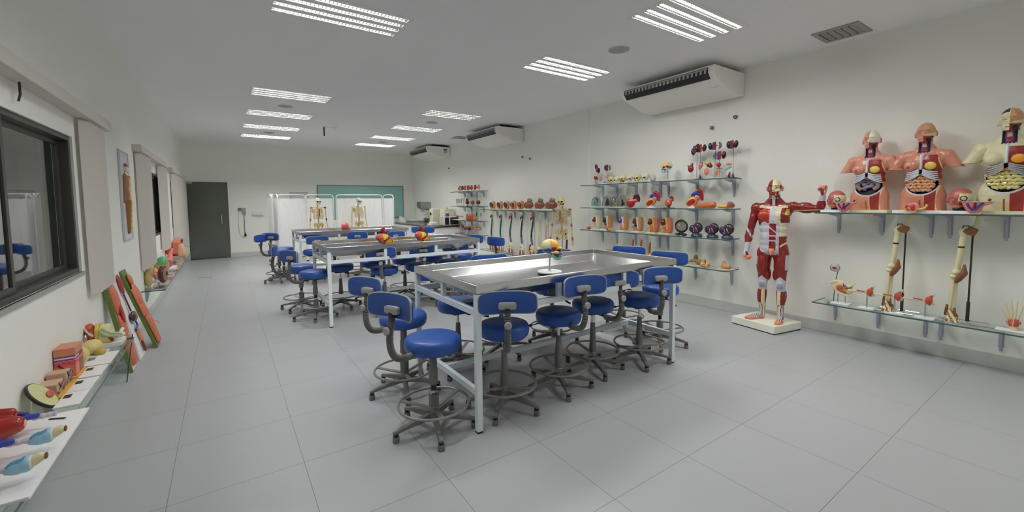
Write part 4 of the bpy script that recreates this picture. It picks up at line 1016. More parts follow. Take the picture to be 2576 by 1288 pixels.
# ------------------------------------------------------------------ hearts
def heart(label, loc, rz, sc, kind, group=None):
    s = thing('heart_model', label, 'heart model', loc, rz, group)
    S = Matrix.Scale(sc, 4)
    if kind == 'open':        # large sectioned heart tilted on a white foot
        b = MB().ell((-.01, 0, .10), (.10, .06, .072), rot=(0, R(-32), 0)).ell((.05, .01, .155), (.06, .05, .05))
        def hp(x, y, z, n):
            x, z = x / sc, z / sc; c, d = math.cos(R(32)), math.sin(R(32)); u = (x + .005) * c + (z - .095) * d; v = -(x + .005) * d + (z - .095) * c
            return wh((x < 9, 0), ((u / .096) ** 2 + (v / .062) ** 2 < 1, 1), ((u / .07) ** 2 + ((v + .012) / .036) ** 2 < 1, 2), ((x > .055) & (z > .11), 3), ((n[:, 1] > .0), 0)) * 1
        blob('muscle', b.xf(S), .006 * sc, [RED, YEL, BRED, PINK], hp, s, smooth=4, fine=True)
        obj('pulmonary_trunk', MB().tube([(.0, -.015, .18), (.03, -.02, .205), (.075, -.01, .215), (.11, .0, .19)], [.024, .026, .026, .02], 12).xf(S), BLUEV, s)
        obj('aorta', MB().tube([(.045, .0, .18), (.05, 0, .225), (.08, .01, .255), (.115, .015, .235), (.13, .02, .18), (.132, .02, .11)], [.028, .028, .026, .026, .022, .02], 12).tube([(.07, .01, .25), (.068, .01, .275)], .01, 8).tube([(.09, .01, .25), (.093, .01, .275)], .01, 8).xf(S), BRED, s)
        obj('foot_base', MB().lathe([(.075, 0), (.075, .012), (.03, .03), (.025, .06)], 20).xf(S), WHITEBOARD, s)
    elif kind == 'red':       # smooth red heart seen from the apex
        b = MB().ell((-.03, -.02, .085), (.08, .075, .082)).ell((.03, .02, .14), (.06, .05, .05))
        def hp(x, y, z, n): return wh((x < 9, 0), ((z > .115 * sc) & (x > -.02 * sc), 1), ((np.abs(n[:, 2] - .45) < .06) & (x < .01), 2))
        blob('muscle', b.xf(S), .006 * sc, [BRED, PINK, ORG], hp, s, smooth=4, fine=True)
        obj('aorta', MB().tube([(.03, .0, .15), (.06, 0, .20), (.1, .0, .205), (.12, .01, .16), (.11, .02, .11)], [.03, .036, .036, .026, .02], 12).xf(S), DRED, s)
    elif kind == 'small':
        b = MB().ell((-.01, 0, .085), (.06, .05, .065), rot=(0, R(-25), 0)).ell((.03, .01, .13), (.035, .035, .03))
        def hp(x, y, z, n): return wh((x < 9, 0), (np.sin(x * 120 / sc + z * 90 / sc) > .8, 1), ((z > .12 * sc) & (x > .01), 2))
        blob('muscle', b.xf(S), .005 * sc, [ORG, BRED, GREYORG], hp, s, smooth=3)
        obj('aorta', MB().tube([(.02, 0, .13), (.03, 0, .175), (.05, 0, .19), (.068, 0, .17), (.07, .01, .12)], .015, 10).xf(S), BRED, s)
        obj('foot_base', MB().lathe([(.1, 0), (.1, .006), (.02, .012), (.012, .04)], 24).xf(S), BLACK, s)
    else:                     # giant heart with yellow fat
        b = MB().ell((0, 0, .085), (.115, .075, .075), rot=(0, R(28), 0)).ell((-.06, .0, .12), (.065, .06, .055)).ell((.07, -.005, .055), (.06, .05, .045), rot=(0, R(35), 0))
        def hp(x, y, z, n):
            x, y, z = x / sc, y / sc, z / sc; w_ = np.sin(x * 38 + 2.2 * np.sin(z * 30) + 1.4)
            return wh((x < 9, 0), (np.abs(x - .0 + .25 * (z - .1)) < .055, 1), ((x > .02) & (x < .075) & (z > .065 + .5 * (x - .05)) & (w_ > -.7), 0), ((x > -.055) & (x < .02) & (w_ > .55), 0), ((x < -.055), 2), ((x > .06) & (w_ > .35) & (z < .09), 1), ((np.abs(z - .08 - .5 * x) < .004), 1), ((x > .02) & (np.abs(z - .045 + .35 * x) < .004), 3))
        blob('muscle', b.xf(S), .0055 * sc, [BRED, mat('fat_bright', (206, 176, 40), .35, coat=.3), mat('atrium_pink', (200, 96, 88), .35, coat=.3), INK], hp, s, smooth=4, fine=True)
        obj('aorta', MB().tube([(-.01, 0, .14), (-.015, 0, .19), (-.02, 0, .23), (-.008, 0, .25)], [.024, .02, .02, .012], 12).tube([(-.03, 0, .20), (-.045, 0, .235)], .009, 8).xf(S), BRED, s)
        obj('vein', MB().tube([(-.045, .02, .14), (-.05, .02, .20)], .022, 10).tube([(.0, .02, .15), (.045, .02, .195)], .018, 10).xf(S), NAVY, s)
        obj('foot_block', MB().box(-.08, -.05, 0, .08, .05, .075), WHITEBOARD, s)
        for c in s.children:
            if not c.name.startswith('foot_block'): c.location.z = .055
    return s
heart('large glossy red heart seen from its tip, first of the hearts on the second shelf', (5.74, 4.735, SZ[1]), RW, .98, 'red')
heart('large opened heart with yellow rim standing beside the glossy red heart', (5.76, 4.375, SZ[1]), RW, .98, 'open')
heart('small orange heart on a black foot between two opened hearts', (5.74, 4.03, SZ[1]), RW, .95, 'small')
heart('large opened heart with yellow rim standing beside the small orange heart', (5.76, 3.64, SZ[1]), RW, 1.04, 'open')
heart('giant yellow and red heart on the middle table, nearer the windows', (1.99, 6.33, .885), R(14), 1.18, 'giant')
heart('giant yellow and red heart on the middle table, nearer the shelves', (2.62, 6.38, .885), R(14), 1.18, 'giant')
# stomach and muscle models on the second shelf
s = thing('muscle_model', 'long orange-red muscle model lying flat on the second shelf', 'muscle model', (5.70, 3.41, SZ[1]), RW)
blob('muscle', MB().cap((-.13, 0, .03), (.02, 0, .045), .03, .045).cap((.02, 0, .045), (.12, 0, .05), .045, .05), .006, [ORG, mat('muscle_light', (196, 128, 66), .4), RED], lambda x, y, z, n: wh((x < 9, 0), (z < .022, 1), (np.abs(np.sin(z * 160 + x * 12)) < .12, 2)), s)
s = thing('stomach_model', 'yellow and brown stomach model at the open end of the second shelf', 'organ model', (5.70, 3.11, SZ[1]), RW)
blob('stomach', MB().cap((-.09, 0, .03), (.04, 0, .03), .022, .032).ell((.065, .01, .05), (.06, .035, .045), rot=(0, .4, 0)), .006, [mat('stomach_yellow', (204, 152, 76), .4), LIVER], lambda x, y, z, n: wh((x < 9, 0), ((x > .035) & (z > .025), 1), (np.abs(np.sin(z * 170)) < .12, 1)), s)
# clear domes
CLR = glass_mat('clear_resin', (.74, .77, .76, 1), 1.4)
for y, h, c1, c2, lab in ((5.60, .21, TEAL, BLUEV, 'clear resin dome with green and blue cores on the second shelf'), (5.33, .22, DRED, INK, 'clear resin dome with dark red core, standing second among the clear domes'),
                     (5.16, .21, YEL, BLUEV, 'clear resin dome on a yellow base with yellow core'), (4.97, .23, DRED, YEL, 'clear resin dome with red and yellow cores beside the glossy red heart')):
    s = thing('resin_dome', lab, 'organ model', (5.76, y, SZ[1]), RW, 'clear resin domes')
    obj('shell', MB().lathe([(.085, .02), (.09, .06), (.085, .11), (.065, .17), (.035, h - .01), (.002, h)], 20), CLR, s)
    obj('shell_edge', MB().tube([(-.075, -.05, .03), (-.07, -.055, .10), (-.045, -.05, .16), (-.01, -.045, h - .02)], .006, 6).tube([(.04, -.08, .05), (.03, -.075, .13), (.01, -.05, h - .02)], .004, 6), mat('resin_grey', (110, 114, 114), .2), s)
    obj('core', MB().cap((-.02, 0, .05), (-.01, 0, .15), .022, .014).ell((.03, -.01, .07), (.018, .015, .03)), c1, s)
    obj('vessel', MB().tube([(.03, .0, .04), (.025, 0, .12), (.0, 0, .17)], .011, 8).tube([(-.045, -.01, .05), (-.03, -.01, .1)], .01, 8), c2, s)
    base(s, .19, .16, .018, CREAMB if c1 is YEL else WHITEBOARD)

# ------------------------------------------------------------------ kidney stands on the top shelf
KID = mat('kidney_black', (44, 18, 20), .3, coat=.3); KRED = mat('vessel_red', (140, 24, 34), .35, coat=.2)
def kidney_unit(label, y, x, h, lo, hi, flip=1, gap=.058, blk=False, hollow=False, vcol=(KRED, BLUEV), tilt=0):
    s = thing('kidney_model', label, 'kidney model', (x, y, SZ[0]), RW, 'kidney models on thin stands')
    base(s, .12, .12, .01, BLACK if blk else WHITEBOARD)
    obj('stand_rod', MB().tube([(lo, 0, .01), (lo, 0, h)], .0024, 8), DARKP, s)
    if blk: obj('stand_cone', MB().lathe([(.022, .01), (.012, .04), (.004, .07)], 12, c=(lo, 0, 0)), BLACK, s)
    hx = lo + hi
    for i, d in enumerate((-1, 1)):
        k = MB(); c = (hx + d * gap, .0, h - tilt * d * .03)
        if hollow and d == flip:
            k.tube([(c[0] + d * (-.012 + .028 * math.sin(q)), 0, c[2] + .042 * math.cos(q)) for q in np.linspace(.25, PI - .25, 14)], [.012 + .006 * math.sin(q) for q in np.linspace(0, PI, 14)], 9)
            obj('kidney', k, mat('kidney_section', (96, 88, 86), .4), s)
        else:
            k.ell(c, (.03, .026, .052), rot=(0, d * .15, 0)); obj('kidney', k, KID, s)
    obj('artery', MB().tube([(hx + .008, -.012, h - .055), (hx + .008, -.012, h + .055)], .014, 10).tube([(hx - gap * .7, -.005, h), (hx + gap * .7, -.005, h + .004)], .006, 6), vcol[0], s)
    obj('vein', MB().tube([(hx - .016, -.008, h - .058), (hx - .016, -.008, h + .05)], .013, 10), vcol[1], s)
    return s
def lower(s, items):
    for nm, kind, c, r, m in items:
        g = MB()
        if kind == 'e': g.ell(c, r)
        elif kind == 't': g.tube(c, r, 8)
        else: g.cap(*c)
        obj(nm, g, m, s)
u = kidney_unit('kidney stand with one long dark kidney at the corner end of the top shelf', 5.60, 5.76, .30, .03, -.01, gap=.03, tilt=1.2)
lower(u, [('pelvis_organ', 'e', (-.01, -.01, .13), (.04, .03, .03), RED), ('ureter', 't', [(-.06, 0, .16), (-.03, 0, .12), (.03, 0, .10)], .012, BRED), ('bladder', 'e', (.0, -.01, .04), (.022, .02, .035), PINK), ('muscle_slip', 't', [(-.02, .0, .02), (-.03, 0, .09)], .01, ORG)])
u = kidney_unit('kidney stand with a hollow kidney ring beside the row of small skulls', 5.34, 5.76, .30, .0, .01, hollow=True, gap=.045)
lower(u, [('pelvis_organ', 'e', (-.01, -.01, .13), (.032, .025, .018), PINK), ('ureter', 't', [(-.06, 0, .03), (-.03, 0, .05), (.0, 0, .09), (.02, 0, .12)], .010, TEAL), ('bladder', 'e', (.0, -.01, .05), (.025, .02, .03), FASC), ('muscle_slip', 't', [(-.07, .0, .035), (-.04, 0, .045)], .012, RED)])
u = kidney_unit('kidney stand with narrow striped vessels, first of the tall cluster', 3.63, 5.80, .45, .02, -.03, gap=.035, tilt=-1.0)
lower(u, [('pelvis_organ', 'e', (-.065, -.02, .17), (.045, .03, .055), RED), ('horn', 't', [(-.11, -.02, .22), (-.085, -.02, .18)], .012, BRED), ('ureter', 't', [(-.06, -.02, .24), (-.05, -.02, .19)], .011, PINK), ('muscle_slip', 't', [(-.04, -.02, .25), (-.04, -.02, .18)], .013, RED)])
u = kidney_unit('kidney stand on a black cone foot inside the tall cluster', 3.52, 5.74, .45, .0, -.0, blk=True, vcol=(KRED, DRED))
lower(u, [('bladder', 'c', ((.015, -.015, .21), (.0, -.015, .155), .036, .015), None, PINK), ('pelvis_organ', 'e', (.02, -.015, .235), (.03, .02, .012), DRED), ('ureter', 't', [(-.035, 0, .29), (-.02, 0, .24)], .006, TEAL)])
u = kidney_unit('kidney stand with bright blue vein and grey hollow kidney, tallest cluster middle', 3.35, 5.80, .47, .02, -.01, hollow=True, gap=.066)
lower(u, [('pelvis_organ', 'e', (-.075, -.03, .23), (.045, .03, .03), YEL), ('muscle_slip', 'c', ((-.03, -.03, .19), (-.04, -.03, .23), .03, .015), None, RED), ('dark_core', 'e', (-.06, -.04, .19), (.022, .02, .016), BLACK), ('bladder', 'e', (-.085, -.04, .11), (.034, .03, .052), PINK), ('ureter', 't', [(-.09, 0, .30), (-.06, 0, .25)], .016, TEAL)])
u = kidney_unit('lower kidney stand with one pale kidney in the tall cluster', 3.215, 5.72, .32, -.005, .0, hollow=True, flip=-1, gap=.06)
lower(u, [('bladder', 'c', ((-.01, -.01, .185), (-.005, -.01, .16), .035, .012), None, BRED), ('muscle_slip', 'e', (-.035, -.01, .085), (.017, .014, .055), ORG), ('pelvis_organ', 't', [(-.04, -.01, .145), (.04, -.01, .14)], .006, PURP), ('ureter', 't', [(.01, 0, .02), (.012, 0, .08)], .012, FASC)])
u = kidney_unit('kidney stand with pale pelvic bones below, last in the tall cluster', 3.09, 5.80, .46, .02, -.02, blk=True, gap=.05)
lower(u, [('pelvis_organ', 'e', (-.03, -.02, .195), (.04, .03, .018), PINK), ('ureter', 't', [(-.08, -.02, .12), (-.04, -.02, .14), (.0, -.02, .16)], .015, TEAL), ('hip_bone', 't', [(-.09, -.02, .10), (-.085, -.02, .05), (-.06, -.02, .03)], .013, FASC), ('muscle_slip', 'c', ((-.02, -.03, .02), (-.01, -.03, .08), .02, .008), None, RED)])

# ------------------------------------------------------------------ pelvis sections on the third shelf
def pelvis(label, y, skin, c1, c2, c3, male, bm):
    s = thing('pelvis_section', label, 'pelvis model', (5.74, y, SZ[2]), R(-96), 'pelvis half sections')
    base(s, .21, .13, .024, bm)
    z = .024
    sk = [(-.045, z), (.055, z), (.078, z + .02), (.088, z + .08), (.084, z + .14), (.074, z + .20), (.034, z + .20), (.036, z + .14), (.02, z + .08), (-.01, z + .05), (-.05, z + .045)]
    obj('skin_half', MB().prism(sk, -.02, .055, 'xz'), skin, s, bevel=.01)
    obj('sacrum', MB().prism([(.0, z + .2), (.034, z + .2), (.036, z + .14), (.05, z + .05), (.042, z + .03), (.025, z + .07), (.014, z + .14)], -.034, .03, 'xz'), c3, s, bevel=.003)
    q = R(-22); sq = [(-.035, -.038), (.032, -.038), (.032, .04), (-.035, .04)]
    obj('bowel_block', MB().prism([(-.022 + u_ * math.cos(q) - v_ * math.sin(q), z + .135 + u_ * math.sin(q) + v_ * math.cos(q)) for u_, v_ in sq], -.04, .03, 'xz'), c1, s, bevel=.006)
    obj('bladder', MB().ell((-.005, -.02, z + .085), (.032, .026, .028)).ell((-.025, -.03, z + .155), (.018, .018, .018)), c2, s)
    if male: obj('outer_organ', MB().cap((-.03, -.01, z + .075), (-.085, -.01, z + .055), .016, .012).ell((-.05, -.01, z + .025), (.018, .016, .025)), c3 if male == 2 else SKIN, s)
    for c in s.children:
        if not c.name.startswith('base_plate'): c.scale = (1.16, 1.05, 1.2); c.location.z = -.005
TSK = mat('pelvis_tan', (170, 120, 74), .35, coat=.2); PSK = mat('pelvis_pink', (176, 100, 84), .35, coat=.2)
pelvis('narrow pelvis section with dark red bowel, set back at the corner end', 5.58, mat('pelvis_ivory', (180, 172, 140), .4), DRED, PINK, BONEW, 0, WHITEBOARD)
pelvis('tan pelvis section with dark blue bowel, first full one on the third shelf', 5.32, TSK, NAVY, RED, BONEW, 0, WHITEBOARD)
pelvis('tan pelvis section with blue and pink organs and no outer organ', 4.955, TSK, BLUEV, PINK, BONEW, 0, WHITEBOARD)
pelvis('tan pelvis section with red and navy bowel and flesh outer organ', 4.64, TSK, RED, NAVY, BONEW, 1, WHITEBOARD)
pelvis('pinkish pelvis section with yellow sacrum, beside the navy bowel one', 4.325, PSK, DRED, ORG, YEL, 2, CREAMB)
pelvis('pinkish pelvis section with yellow sacrum, beside the black oval ring', 4.075, PSK, DRED, ORG, YEL, 2, CREAMB)
s = thing('ear_bone_model', 'small red and brown ear model at the corner end of the third shelf', 'organ model', (5.70, 5.73, SZ[2]), RW)
obj('organ_body', MB().ell((-.01, 0, .035), (.05, .035, .035)), ORG, s); obj('core', MB().ell((.0, -.025, .035), (.018, .012, .016)).ell((.03, -.01, .025), (.025, .02, .02)), BRED, s); obj('canal', MB().ell((-.012, -.03, .052), (.012, .01, .01)), BONEW, s)
s = thing('hip_skin_model', 'small tan tissue piece lying before the tan pelvis sections', 'organ model', (5.645, 5.17, SZ[2]), RW)
obj('tissue', MB().ell((0, 0, .028), (.075, .035, .028)).ell((.03, 0, .045), (.03, .025, .02)), TAN, s); obj('red_insert', MB().ell((-.02, -.02, .035), (.022, .016, .015)), RED, s)
s = thing('oval_ring_model', 'black oval ring around a clear pane on a black double foot', 'organ model', (5.72, 3.795, SZ[2]), R(-100))
obj('ring', MB().tube([(.115 * math.cos(q), 0, .145 + .085 * math.sin(q)) for q in np.linspace(0, 2 * PI, 40, endpoint=False)], [.010 + .006 * abs(math.sin(q)) for q in np.linspace(0, 2 * PI, 40, endpoint=False)], 10, closed=True), BLACK, s)
obj('clear_pane', MB().lathe([(.112, -.002), (.112, .002)], 36, rot=Matrix.Diagonal((1, 1, .75)) @ Matrix.Rotation(PI / 2, 3, 'X'), c=(0, 0, .145)), CLR, s)
obj('spot', MB().ell((-.035, -.004, .165), (.018, .004, .024)).ell((.02, -.004, .10), (.014, .004, .012)), mat('spot_pink', (200, 120, 104), .4), s)
obj('foot', MB().ell((-.055, 0, .02), (.045, .045, .02)).ell((.055, 0, .02), (.045, .045, .02)).tube([(-.03, 0, .03), (0, 0, .06), (.03, 0, .03)], .014, 8), BLACK, s)
def blackhead(label, y):
    s = thing('nerve_section_model', label, 'organ model', (5.73, y, SZ[2]), RW, 'dark purple organ sections')
    obj('foot', MB().lathe([(.075, 0), (.08, .01), (.075, .03), (.06, .045), (.03, .055)], 22), mat('foot_slate', (44, 58, 76), .3, coat=.3), s)
    b = MB().ell((.015, 0, .135), (.075, .045, .075)).ell((-.07, 0, .115), (.05, .04, .055)).ell((-.02, 0, .07), (.06, .04, .035))
    def hp(x, y, z, n):
        f = (n[:, 1] < -.72)
        return wh((x < 9, 0), (f, 1), (f & (np.abs(x - .02 + .3 * (z - .1)) < .008) & (z < .14) & (z > .07), 2), (f & (np.abs(x + .03) < .006) & (z < .13) & (z > .07), 3), (f & (np.sin(x * 130 + z * 60) > .85), 4))
    blob('section', b, .005, [mat('section_black', (24, 20, 26), .2, coat=.4), mat('section_purple', (54, 34, 66), .3, coat=.3), YEL, FASC, DRED], hp, s, smooth=3)
blackhead('dark purple section on a slate foot, beside the black oval ring', 3.545)
blackhead('dark purple section on a slate foot, middle of three alike', 3.30)
blackhead('dark purple section on a slate foot, at the open shelf end', 3.085)

# ------------------------------------------------------------------ bones on the lowest display shelf
BT = mat('bone_tan', (170, 142, 96), .5, noise=.08, scale=50)
def foot_bones(label, y, x, sc, m, rz=-90, ankle=True, cat='foot model'):
    s = thing('foot_skeleton', label, cat, (x, y, SZ[3]), R(rz))
    S = Matrix.Scale(sc, 4)
    g = MB().ell((.06, 0, .045), (.04, .03, .038)).ell((.015, 0, .06), (.035, .03, .028)).ell((-.025, 0, .055), (.03, .035, .022))
    obj('heel_bones', g.xf(S), m, s)
    for i in range(5):
        yy = -.03 + .015 * i; obj('toe_bone', MB().cap((-.04, yy * .8, .045), (-.10, yy, .022), .008, .007).cap((-.105, yy, .02), (-.135 + .004 * i, yy * 1.05, .012), .007, .005).xf(S), m, s)
    if ankle: obj('ankle_block', MB().cap((.02, 0, .08), (.022, 0, .105), .026, .022).xf(S), BROWN, s)
    base(s, .26 * sc, .13 * sc, .008, CREAMB)
    return s
foot_bones('flat brown foot bones beyond the table edge on the lowest shelf', 5.30, 5.74, 1.0, mat('bone_brown', (112, 84, 54), .5), -60, False)
foot_bones('brown foot bones lying beside the flat ones on the lowest shelf', 5.55, 5.76, .8, mat('bone_brown', (112, 84, 54), .5), -120, False)
foot_bones('big tan foot skeleton with brown ankle on the lowest shelf', 3.60, 5.76, 1.25, mat('bone_olive', (134, 112, 76), .5, noise=.1, scale=50), -75)
s = thing('foot_arch_model', 'ivory folded paper-like foot arch model beside the blue backrest', 'foot model', (5.72, 3.80, SZ[3]), RW)
obj('arch', MB().tube([(-.07, 0, .09), (0, 0, .10), (.08, 0, .08)], .012, 6).tube([(-.07, 0, .09), (-.075, 0, .01)], .009, 6).tube([(.06, 0, .085), (.03, 0, .01)], .009, 6), BONE, s); base(s, .2, .12, .01, CREAMB)
s = thing('toe_section_model', 'knobbly tan toe joint block between foot skeleton and small boot', 'foot model', (5.68, 3.375, SZ[3]), RW)
rnd = random.Random(5); g = MB()
for i in range(26): g.ell((rnd.uniform(-.05, .06), rnd.uniform(-.03, .02), .015 + rnd.uniform(0, .055)), .017, nu=10, nv=7)
g.ell((-.015, 0, .095), (.03, .025, .025))
blob('joint_block', g, .005, [mat('joint_tan', (188, 148, 96), .45, noise=.1, scale=60), mat('joint_brown', (140, 84, 54), .5)], lambda x, y, z, n: wh((x < 9, 0), (np.abs(x - .01) < .006, 1), (z > .105, 1)), s, smooth=2)
s = thing('foot_skin_model', 'small tan boot-shaped foot model at the open end of the lowest shelf', 'foot model', (5.74, 3.10, SZ[3]), RW)
blob('foot', MB().cap((-.02, 0, .05), (.035, 0, .04), .038, .036).cap((-.03, 0, .09), (-.03, 0, .04), .03, .04), .005, [TAN, mat('sole_pink', (176, 110, 84), .4), BROWN], lambda x, y, z, n: wh((x < 9, 0), (z < .022, 1), (z > .112, 2)), s, smooth=3); base(s, .18, .13, .01, CREAMB)
for y, h, lab in ((4.745, .25, 'brown ankle bone stick, first of three behind the blue backrest'), (4.575, .25, 'brown ankle bone stick, middle of three behind the blue backrest'), (4.40, .22, 'brown ankle bone stick with pale foot, third behind the blue backrest')):
    s = thing('ankle_joint_model', lab, 'joint model', (5.76, y, SZ[3]), RW, 'brown ankle joint models')
    obj('shin_bone', MB().cap((.0, 0, .11), (.015, 0, h + .05), .022, .016), mat('joint_rust', (140, 74, 40), .45), s)
    obj('foot_bone', MB().cap((.0, 0, .09), (-.05, 0, .06), .024, .016).cap((.0, 0, .09), (.05, 0, .055), .022, .018), BT, s); obj('post', MB().tube([(0, 0, .01), (0, 0, .09)], .006, 8), STEEL, s); base(s, .15, .1, .01)
s = thing('kneecap_model', 'smooth tan rounded bone standing behind the table corner', 'joint model', (5.8, 4.985, SZ[3]), RW)
obj('bone', MB().ell((0, 0, .12), (.04, .03, .10)), BT, s)
s = thing('joint_fragment', 'small spread joint piece in pink and white on the lowest shelf', 'joint model', (5.74, 4.22, SZ[3]), RW)
obj('bone', MB().cap((-.05, 0, .10), (.05, 0, .08), .015, .02).cap((0, 0, .09), (.01, 0, .12), .014, .01), PINK, s); obj('post', MB().tube([(0, 0, .0), (0, 0, .09)], .006, 8), STEEL, s)
s = thing('cone_bone', 'small pale cone-shaped bone beside the spread joint piece', 'joint model', (5.76, 3.99, SZ[3]), RW)
obj('bone', MB().cap((0, 0, .03), (0, 0, .13), .03, .014), BONE, s)

# ------------------------------------------------------------------ livers and head sections above the spines
def liver(label, y, w_, split):
    s = thing('liver_model', label, 'liver model', (5.76, y, 1.413), RW, 'liver models')
    base(s, w_ * 1.05, .16, .03)
    b = MB().ell((.02, 0, .12), (w_ / 2, .075, .085)).ell((-w_ * .25, .0, .11), (w_ * .25, .065, .075))
    blob('liver_lobe', b, .0065, [LIVER, mat('lobe_tan', (150, 92, 62), .35, coat=.2), INK], lambda x, y, z, n: wh((x < 9, 0), (x < -w_ * .27, 1), ((np.abs(x + w_ * .27) < .012) & (split > 0), 2)), s, smooth=3)
    obj('vessel', MB().tube([(-.01, -.02, .17), (.02, -.02, .24), (.05, -.01, .26)], [.022, .026, .02], 10).tube([(.03, .0, .19), (.05, 0, .25)], .016, 8), mat('vessel_pink', (170, 76, 76), .35, coat=.2), s)
    obj('gallbladder', MB().cap((.075, -.03, .215), (.13, -.03, .225), .028, .034), GREEN, s)
liver('brown liver model with green gallbladder, next to the head sections', 7.73, .28, 1)
liver('brown liver model with green gallbladder, middle of three', 7.33, .30, 0)
liver('biggest brown liver model with green gallbladder, beside the muscled skeleton', 6.93, .36, 1)
for i, (y, lab) in enumerate(((9.32, 'head section model at the counter end of the shelf'), (8.97, 'head section model, second counted from the counter'), (8.66, 'head section model, third of five in the row'),
                             (8.36, 'head section model, fourth in the row, redder inside'), (8.06, 'head section model next to the livers'))):
    s = thing('head_section_model', lab, 'head model', (5.76, y, 1.413), RW, 'half head section models')
    base(s, .2, .13, .02, CREAMB)
    obj('skin_half', MB().prism([(-.05, .02), (.06, .02), (.085, .06), (.095, .14), (.085, .2), (.05, .22), (-.0, .16), (-.06, .09)], -.01, .05), mat('section_tan', (180, 128, 84), .4), s, bevel=.008)
    obj('inner_section', MB().prism([(-.085, .10), (-.04, .07), (.03, .05), (.06, .10), (.05, .17), (-.05, .19), (-.09, .15)], -.035, .02), (DRED, RED)[i in (3, 4)], s, bevel=.008)
    obj('brain', MB().ell((-.02, -.03, .14), (.035, .016, .03)), NAVY if i < 3 else GREYORG, s); obj('jaw', MB().cap((-.06, -.02, .065), (.0, -.02, .045), .02, .022), ORG, s)
    obj('skull_strip', MB().prism([(.03, .15), (.07, .16), (.06, .225), (.025, .215)], -.03, .0), FASC, s, bevel=.004)

# ------------------------------------------------------------------ spines
def spine(label, y, col, twist, h=1.0):
    s = thing('spine_model', label, 'spine model', (5.76, y, .351), RW, 'spine models hanging on stands')
    base(s, .24, .16, .01, STEEL)
    H = .97 * h
    obj('stand_rod', MB().tube([(.055, .03, .01), (.055, .03, H + .02), (.045, .03, H + .045), (.015, .02, H + .055), (-.005, .01, H + .04)], .006, 8), STEEL, s)
    P = lambda q: Vector((.018 * math.sin(q * 5.2 + twist) * .6, -.02 * math.sin(q * 5.5), .27 + (H - .31) * q))
    segs = [(.0, .22, 'lumbar_spine', col[0], .027), (.22, .80, 'thoracic_spine', col[1], .021), (.80, 1.0, 'neck_spine', col[2], .017)]
    for a, b_, nm, m, r in segs:
        n = max(4, int((b_ - a) * 24)); g = MB()
        pts = [P(a + (b_ - a) * i / (2 * n)) for i in range(2 * n + 1)]
        g.tube(pts, [r if i % 2 else r * .72 for i in range(2 * n + 1)], 10)
        sp_ = obj(nm, g, m, s, angle=20)
        pr = MB()
        for i in range(n):
            p = P(a + (b_ - a) * (i + .5) / n); pr.cap(p + Vector((.0, .012, 0)), p + Vector((.022, .03, -.008)), .007, .004, n=6)
        pr.tube([P(a + (b_ - a) * i / 8) + Vector((.006, .014, 0)) for i in range(9)], .006, 6)
        obj('spinous_ridge', pr, m if col[3] is None else col[3], sp_)
    pv = MB().ell((-.03, 0, .19), (.055, .03, .065), rot=(0, .35, 0)).ell((.045, .01, .19), (.04, .03, .06), rot=(0, -.35, 0)).ell((0, -.02, .13), (.04, .014, .018))
    def hp(x, y, z, n): return wh((x < 9, 0), ((x + .03) ** 2 + (z - .165) ** 2 < .0003, 1), ((x - .045) ** 2 + (z - .155) ** 2 < .0002, 1))
    blob('pelvis', pv, .006, [BONE, SOCK], hp, s, smooth=2)
    for d in (-1, 1):
        f = MB().ell((d * .045, -.015, .15), .017).cap((d * .05, -.015, .14), (d * .06, -.01, .02), .018, .024)
        blob('thigh_stump', f, .005, [mat('stump_red', (178, 100, 76), .45), BONE], lambda x, y, z, n: wh((x < 9, 0), (z > .11, 1)), s, smooth=2)
    if col[0] is not BONE and col[0] is not BONEW:
        obj('skull_base', MB().cap((-.015, -.01, H - .02), (.02, 0, H - .005), .022, .026), BONE if twist < 2 else ORG, s)
        obj('muscle_flag', MB().cap((-.01, -.015, H - .08), (-.035, -.015, H - .13), .02, .01), RED if twist < 2 else DRED, s)
        if twist in (0, 3): obj('hip_muscle', MB().cap((-.045, -.02, .26), (-.075, -.02, .13), .022, .02), RED, s)
    return s
DG = mat('spine_darkgreen', (32, 62, 50), .4); LBLU = mat('spine_slate', (98, 96, 134), .4)
spine('painted spine on a stand with red hip muscle, first from the counter', 9.36, (LBLU, DG, RED, GREEN), 0)
spine('painted spine on a stand, second from the counter', 8.92, (LBLU, DG, PURP, GREEN), 1)
spine('painted spine on a stand with orange skull base, third from the counter', 8.47, (LBLU, DG, RED, GREEN), 2)
spine('painted spine on a stand with wide pale pelvis, fourth from the counter', 8.01, (LBLU, mat('spine_black', (40, 34, 40), .4), PURP, GREEN), 1.1)
spine('painted spine on a stand with red hip muscle, beside the plain spines', 7.60, (LBLU, mat('spine_black', (40, 34, 40), .4), RED, GREEN), 3)
spine('plain ivory spine on a stand with hook', 7.36, (BONE, BONE, BONE, None), .4, .97)
spine('slim plain pinkish spine on a stand beside the ivory one', 7.10, (BONEW, mat('spine_pink', (190, 160, 140), .5), BONEW, None), 1.4, .95)

